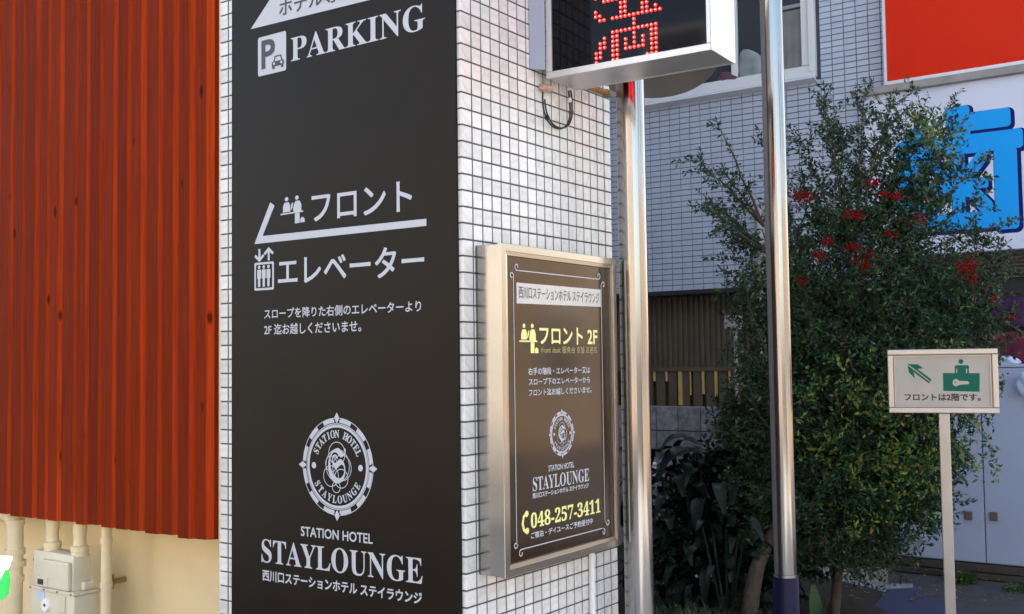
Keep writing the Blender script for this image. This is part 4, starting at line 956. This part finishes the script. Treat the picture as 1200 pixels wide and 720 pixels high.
def shoot(a, b, r0, nt, tl, gap=.012, size=.031, amp=.12):
    path = wander(a, b, 12, amp); rr = [max(.0016, r0 * (1 - i / 13)) for i in range(13)]
    leafy(path, gap, size, .006, t0=.3)
    for i in range(int(nt * 1.7)):
        k = rng.integers(3, 12); p = path[k]; d = (path[k] - path[k - 1]).normalized(); q = Vector(rng.normal(0, 1, 3)); q = (q - d * q.dot(d)).normalized()
        e = p + (d * .75 + q * .8 + Vector((0, 0, -.1))) * tl * rng.uniform(.4, 1.1); tp = wander(p, e, 5, .12)
        twigs.tube(tp, [.0022, .002, .0018, .0016, .0014, .001], 4, cap=False); leafy(tp, gap * .8, size, .010, t0=0)
    return path, rr
# long limbs reaching to surveyed tips
tips = [(838, 138, 5.95, lf1, 3, .08), (812, 181, 6.0, lf1, 10, .12), (842, 196, 6.05, lf1, 8, .12), (814, 222, 6.0, lf2, 10, .13), (826, 240, 6.1, lf2, 9, .12), (850, 262, 6.0, lf2, 9, .14), (860, 285, 6.1, lf2, 8, .14), (876, 312, 5.95, lf3, 7, .10), (872, 322, 6.0, lf3, 7, .10), (885, 150, 6.2, hub3, 9, .2), (866, 315, 5.9, hub2, 8, .2), (865, 398, 6.0, hub2, 8, .2), (872, 440, 6.1, hub2, 8, .2),
        (930, 150, 6.2, hub4, 14, .2), (960, 112, 6.1, hub4, 14, .22), (983, 145, 6.3, hub4, 16, .24), (1015, 92, 6.2, hub4, 13, .2), (1048, 108, 6.2, hub4, 16, .22), (1090, 112, 6.2, hub4, 18, .22), (1075, 150, 6.0, hub4, 20, .22), (1118, 150, 6.2, hub4, 18, .2),
        (1130, 190, 6.2, hub4, 16, .2), (1150, 232, 6.1, hub4, 18, .22), (1160, 285, 6.2, hub3, 20, .22), (1140, 330, 6.2, hub3, 20, .2), (1170, 350, 6.1, hub3, 18, .22), (1165, 395, 6.3, hub3, 20, .2), (1180, 305, 6.0, hub3, 14, .18),
        (1110, 440, 6.2, hub2, 20, .2), (1130, 520, 6.2, hub2, 18, .2), (1095, 560, 6.1, hub2, 18, .2), (1140, 545, 6.2, hub2, 9, .12), (1080, 610, 6.1, hub2, 18, .2), (1058, 640, 6.1, hub1, 20, .16), (1030, 662, 6.0, hub1, 20, .16), (1000, 640, 5.9, hub1, 20, .16), (960, 640, 5.95, hub1, 18, .2),
        (900, 240, 6.1, hub3, 12, .22), (915, 330, 6.2, hub3, 16, .24), (900, 420, 6.2, hub2, 14, .22), (890, 500, 6.2, hub2, 14, .22), (1192, 255, 6.1, hub4, 9, .14), (1165, 175, 6.2, hub4, 6, .14), (1195, 375, 6.2, hub3, 8, .14), (1125, 118, 6.2, hub4, 8, .16)]
for (u, v, dp, h, nt, tl_) in tips:
    pth, rr = shoot(h, at(u, v, dp + rng.normal(0, .12)), .010, nt, tl_, gap=.0085 if v < 280 else .010)
    g = MB(); g.tube(pth, rr, 6, cap=False); g.build('branch', 'bark', bush, smooth=True)
# dense body of the crown: short leafy twigs inside an uneven volume, with hollows
blobs = [(880, 500, 6.5, .22, .25), (900, 400, 6.4, .2, .26), (915, 600, 6.5, .34, .25), (1000, 430, 6.4, .55, .5), (1040, 590, 6.0, .26, .2), (1020, 560, 6.3, .5, .36), (1000, 380, 6.25, .42, .34), (960, 450, 6.2, .36, .36), (1050, 420, 6.2, .38, .36), (1000, 520, 6.15, .44, .38), (1060, 500, 6.1, .30, .32), (940, 540, 6.2, .30, .32), (1025, 585, 6.05, .32, .28), (970, 590, 6.05, .34, .28), (1000, 300, 6.2, .38, .28), (1080, 330, 6.2, .34, .26), (1110, 370, 6.2, .26, .24), (935, 350, 6.2, .26, .28), (1075, 260, 6.2, .2, .16), (1090, 205, 6.2, .12, .12), (1035, 240, 6.25, .26, .18), (960, 265, 6.25, .22, .18), (1075, 175, 6.1, .20, .13), (1120, 455, 6.2, .2, .2), (1060, 565, 6.1, .22, .2), (905, 470, 6.3, .2, .3), (900, 590, 6.2, .24, .26)]
for (u, v, dp, rw, rh, dn) in [b_ + (1,) for b_ in blobs] + blobs_top:
    c0 = at(u, v, dp); N_ = int(600 * dn * rw * rh / .12)
    for _ in range(N_):
        q = Vector(rng.normal(0, 1, 3)).normalized() * (rng.random() ** .45)
        p = c0 + Vector((q.x * rw, q.y * rw * .9, q.z * rh)); nz_ = mnoise.noise(p * 5.5) + .5 * mnoise.noise(p * 13)
        if nz_ < -.10 - .25 * rng.random() or (nz_ < .06 and p.z > 2.35): continue
        o_ = (q + Vector((0, 0, .25)) + Vector(rng.normal(0, .4, 3))).normalized()
        e = p + o_ * rng.uniform(.06, .14); tp = [p, p.lerp(e, .5) + Vector(rng.normal(0, .006, 3)), e]
        twigs.tube(tp, [.002, .0016, .001], 3, cap=False); leafy(tp, .0085, .024 + .012 * min(1, max(0, .5 + nz_)), .010, t0=0)
tag(twigs.build('twigs', 'bark', bush), kind='stuff')
lc = leaf_cloud('foliage', LPt, LDr, LSz, ['leaf_a', 'leaf_b', 'leaf_c', 'leaf_d', 'leaf_o'], [.52, .25, .022, .203, .005], bush, .42)
tag(lc, kind='stuff')
print('leaves', len(LPt))
LPt, LDr, LSz = [], [], []
low = thing('low_shrub', 'dark compact low shrub filling the bed between block wall and berry bush', 'shrub', tuple(Vector((-1.5, 4.6, GZ))))
tw2 = MB()
for (u, v, dp, rw, rh) in [(790, 650, 6.9, .22, .2), (825, 580, 6.9, .2, .22), (850, 590, 6.8, .34, .34), (800, 650, 6.6, .30, .2), (880, 530, 6.9, .2, .26), (860, 650, 6.6, .4, .22), (905, 610, 6.7, .3, .34), (930, 630, 6.5, .35, .2), (980, 630, 6.5, .3, .16)]:
    c0 = at(u, v, dp)
    for _ in range(int(520 * rw * rh / .12)):
        q = Vector(rng.normal(0, 1, 3)).normalized() * (rng.random() ** .4); p = c0 + Vector((q.x * rw, q.y * rw, q.z * rh)); e = p + (q + Vector((0, 0, .3))).normalized() * rng.uniform(.06, .12)
        tw2.tube([p, e], [.002, .001], 3, cap=False); leafy([p, p.lerp(e, .5), e], .011, .042, .01, t0=0)
tag(tw2.build('twigs', 'bark', low), kind='stuff')
tag(leaf_cloud('foliage', LPt, LDr, LSz, ['leaf_a', 'big_leaf', 'leaf_d'], [.45, .4, .15], low, .5), kind='stuff')
# sprays with the sunlit patch painted in as brighter yellow-green leaves
LPt, LDr, LSz = [], [], []
for (u, v) in [(1070, 520), (1095, 540), (1062, 545), (1085, 470), (1110, 430), (1050, 480), (975, 520), (1020, 560), (1120, 445), (1135, 520), (1150, 540), (1040, 500), (1050, 585), (1075, 575), (1090, 505), (1010, 480), (985, 560), (1055, 535), (1080, 555), (1040, 545), (945, 470), (1000, 440), (1090, 160), (1095, 175), (1010, 610), (1148, 440)]:
    c0 = at(u, v, 5.78)
    for _ in range(16):
        p = c0 + Vector(rng.normal(0, .06, 3)); e = p + Vector((rng.normal(0, .05), -.03, rng.uniform(-.02, .10))); leafy([p, p.lerp(e, .5), e], .009, .036, .008, t0=0)
tag(leaf_cloud('new_growth', LPt, LDr, LSz, ['leaf_b', 'leaf_c', 'leaf_o'], [.52, .46, .02], bush, .42), kind='stuff')
# berry clusters
bm = bmesh.new(); bmesh.ops.create_icosphere(bm, subdivisions=1, radius=.0062); bv = [v.co.copy() for v in bm.verts]; bf = [tuple(v.index for v in f.verts) for f in bm.faces]; bm.free()
for (u, v, wu, wv, nb) in [(940, 231, 20, 9, 80), (1000, 252, 14, 7, 60), (1023, 214, 10, 6, 40), (1050, 230, 10, 6, 36), (1035, 228, 9, 5, 24), (970, 283, 10, 8, 34), (1000, 290, 12, 8, 40), (1045, 275, 12, 7, 20), (1133, 312, 16, 12, 80), (1140, 327, 8, 8, 30), (1012, 312, 12, 8, 30), (960, 300, 9, 6, 26), (1010, 300, 20, 12, 30), (1075, 258, 16, 7, 20), (1165, 350, 6, 5, 14), (1186, 372, 7, 5, 12), (940, 330, 10, 6, 16)]:
    g = MB()
    for _ in range(nb):
        p = at(u + rng.normal(0, wu * .42), v + rng.normal(0, wv * .42), 5.86 + rng.normal(0, .03)); g.add([b_ + p for b_ in bv], bf)
    tag(g.build('berry_cluster', 'berry', bush, smooth=True), kind='stuff')

# dark big-leaved plants left of the trunk
def strap_leaf(L, wd, droop, fold):
    n = 9; vs = []; fs = []
    for i in range(n):
        t = i / (n - 1); wv = wd * math.sin(math.pi * (t * .86 + .07)) ** .8 * (1 - .15 * t); x = L * (t - .18 * droop * t * t); z = L * (.75 * t - droop * t * t)
        vs += [(x, -wv, z + fold * wv), (x, 0, z - .1 * fold * wv), (x, wv, z + fold * wv)]
    for i in range(n - 1):
        for k in range(2): a = i * 3 + k; fs.append((a, a + 1, a + 4, a + 3))
    return mesh('leaf', vs, fs, 'big_leaf', True)
leafm = [strap_leaf(.20, .034, .95, .35), strap_leaf(.25, .036, 1.1, .3), strap_leaf(.17, .036, .7, .4), strap_leaf(.28, .032, 1.0, .3)]
for lab, (u, v, dp), nl, sc in (('dark broad leaved plant beside the block wall, leftmost of the low plants', (800, 640, 6.6), 80, 1.15), ('dark broad leaved plant between the block wall and the bush trunk', (845, 630, 6.5), 90, 1.25), ('dark broad leaved plant close behind the sleeved pole', (890, 640, 6.7), 60, 1.0), ('low dark broad leaved plant at the foot of the bush', (850, 668, 6.1), 40, .8)):
    c0 = at(u, v, dp); b0_ = Vector((c0.x, c0.y, GZ + .04)); t = thing('broad_leaved_plant', lab, 'plant', tuple(b0_), 'broad leaved plants under the bush')
    g = MB()
    for k in range(5):
        a = k * 1.3; g.tube([b0_, b0_ + Vector((.06 * math.cos(a), .06 * math.sin(a), .35 * sc)), b0_ + Vector((.13 * math.cos(a), .13 * math.sin(a), .75 * sc))], [.012, .009, .006], 6)
    g.build('stems', 'big_leaf', t)
    for k in range(nl):
        a = k * 2.399; h = (.08 + .78 * (k / nl)) * sc; rr = .03 + .26 * rng.random() ** .7
        o = link('leaf', leafm[k % 4], t); s_ = sc * rng.uniform(.75, 1.1)
        o.matrix_basis = Matrix.Translation(b0_ + Vector((rr * math.cos(a), rr * math.sin(a), h))) @ Matrix.Rotation(a, 4, 'Z') @ Matrix.Rotation(rng.normal(0, .3), 4, 'X') @ Matrix.Rotation(rng.uniform(-.35, .45), 4, 'Y') @ Matrix.Scale(s_, 4)
# upright pale leaf by the pole foot
q = at(957, 676, 6.0); b0_ = Vector((q.x, q.y, GZ + .04)); t = thing('lone_leaf_plant', 'small plant with two upright pale green leaves right of the sleeved pole', 'plant', tuple(b0_))
for a, s_ in ((2.2, .62), (.4, .5)):
    o = link('leaf', strap_leaf(.34, .06, .05, .3), t); o.data.materials[0] = M['leaf_b']; o.matrix_basis = Matrix.Translation(b0_) @ Matrix.Rotation(a, 4, 'Z') @ Matrix.Rotation(-.7, 4, 'Y') @ Matrix.Scale(s_ * 1.1, 4)
# grass, litter and weeds
def tuft(g, p, n, h, sp, mi=None):
    for _ in range(n):
        a = rng.uniform(0, 6.28); r_ = sp * rng.random() ** .6; b = Vector(p) + Vector((r_ * math.cos(a), r_ * math.sin(a), 0)); L = h * rng.uniform(.5, 1.15); d = Vector((math.cos(a), math.sin(a), 0)) * L * rng.uniform(.2, .9); w_ = Vector((-math.sin(a), math.cos(a), 0)) * .0035
        m1 = b + d * .4 + Vector((0, 0, L * .7)); e = b + d + Vector((0, 0, L * rng.uniform(.5, .95))); g.add([b - w_, b + w_, m1 + w_ * .8, m1 - w_ * .8, e], [(0, 1, 2, 3), (3, 2, 4)])
g = MB()
for _ in range(30):
    u = rng.uniform(762, 850); v = rng.uniform(690, 735); q = at(u, v, rng.uniform(5.4, 6.0)); tuft(g, (q.x, q.y, GZ + .04), 42, .22, .14)
tag(g.build('grass', 'grass'), 'rough dull grass growing at the bottom left of the planting bed', 'grass', kind='stuff')
for u, v, n_, h_, lab in ((1127, 683, 260, .09, 'bright green weed tuft at the cabinet foot beside the sign post'), (1192, 693, 90, .06, 'small green weed tuft at the lower right edge')):
    g = MB(); q = gp(u, v); tuft(g, (q[0], q[1], GZ), n_, h_, .10); tag(g.build('weed_tuft', 'leaf_b'), lab, 'weeds')
g = MB()
for _ in range(260):
    u = rng.uniform(780, 1200); v = rng.uniform(676, 716); q = gp(u, v); s_ = rng.uniform(.008, .02); a = rng.uniform(0, 6.28); z = GZ + .061; c_, s2 = math.cos(a) * s_, math.sin(a) * s_
    g.add([(q[0] - c_, q[1] - s2, z), (q[0] + s2 * .5, q[1] - c_ * .5, z + .006), (q[0] + c_, q[1] + s2, z + .002), (q[0] - s2 * .5, q[1] + c_ * .5, z + .005)], [(0, 1, 2, 3)])
tag(g.build('leaf_litter', 'leaf_o'), 'scattered dry leaves on the paving and soil', 'litter', kind='stuff')

# ================================================================== BUILDINGS ROUND THE YARD (reflected in the poles and glass)
def block(label, x0, x1, y0, y1, h, mt, face, nwin, rows):
    t = thing('street_building', label, 'building', ((x0 + x1) / 2, (y0 + y1) / 2, GZ), 'buildings round the yard and street')
    g = MB(); g.box(x0, x1, y0, y1, GZ, h); g.build('wall', mt, t)
    for r_ in range(rows):
        for k in range(nwin):
            z0_ = 1.0 + 2.9 * r_; f = MB(); p = MB()
            if face == 'y+': c = x0 + (x1 - x0) * (k + .5) / nwin; f.box(c - .7, c + .7, y1 - .01, y1 + .05, z0_, z0_ + 1.5); p.box(c - .62, c + .62, y1 + .03, y1 + .056, z0_ + .08, z0_ + 1.42)
            else: c = y0 + (y1 - y0) * (k + .5) / nwin; f.box(x0 - .05, x0 + .01, c - .7, c + .7, z0_, z0_ + 1.5); p.box(x0 - .056, x0 - .03, c - .62, c + .62, z0_ + .08, z0_ + 1.42)
            fr = f.build('window', 'frame_white', t); p.build('pane', 'glass', fr)
block('cream building across the street behind the viewer', -14, 1.5, -22, -17, 7, 'facade_a', 'y+', 5, 3)
block('brown tiled building across the street behind the viewer', 1.9, 14, -22, -17, 8, 'facade_b', 'y+', 4, 3)
block('brown tiled neighbouring building along the right side of the yard', 9.0, 14, -.5, 16, 3.6, 'facade_b', 'x-', 5, 2)
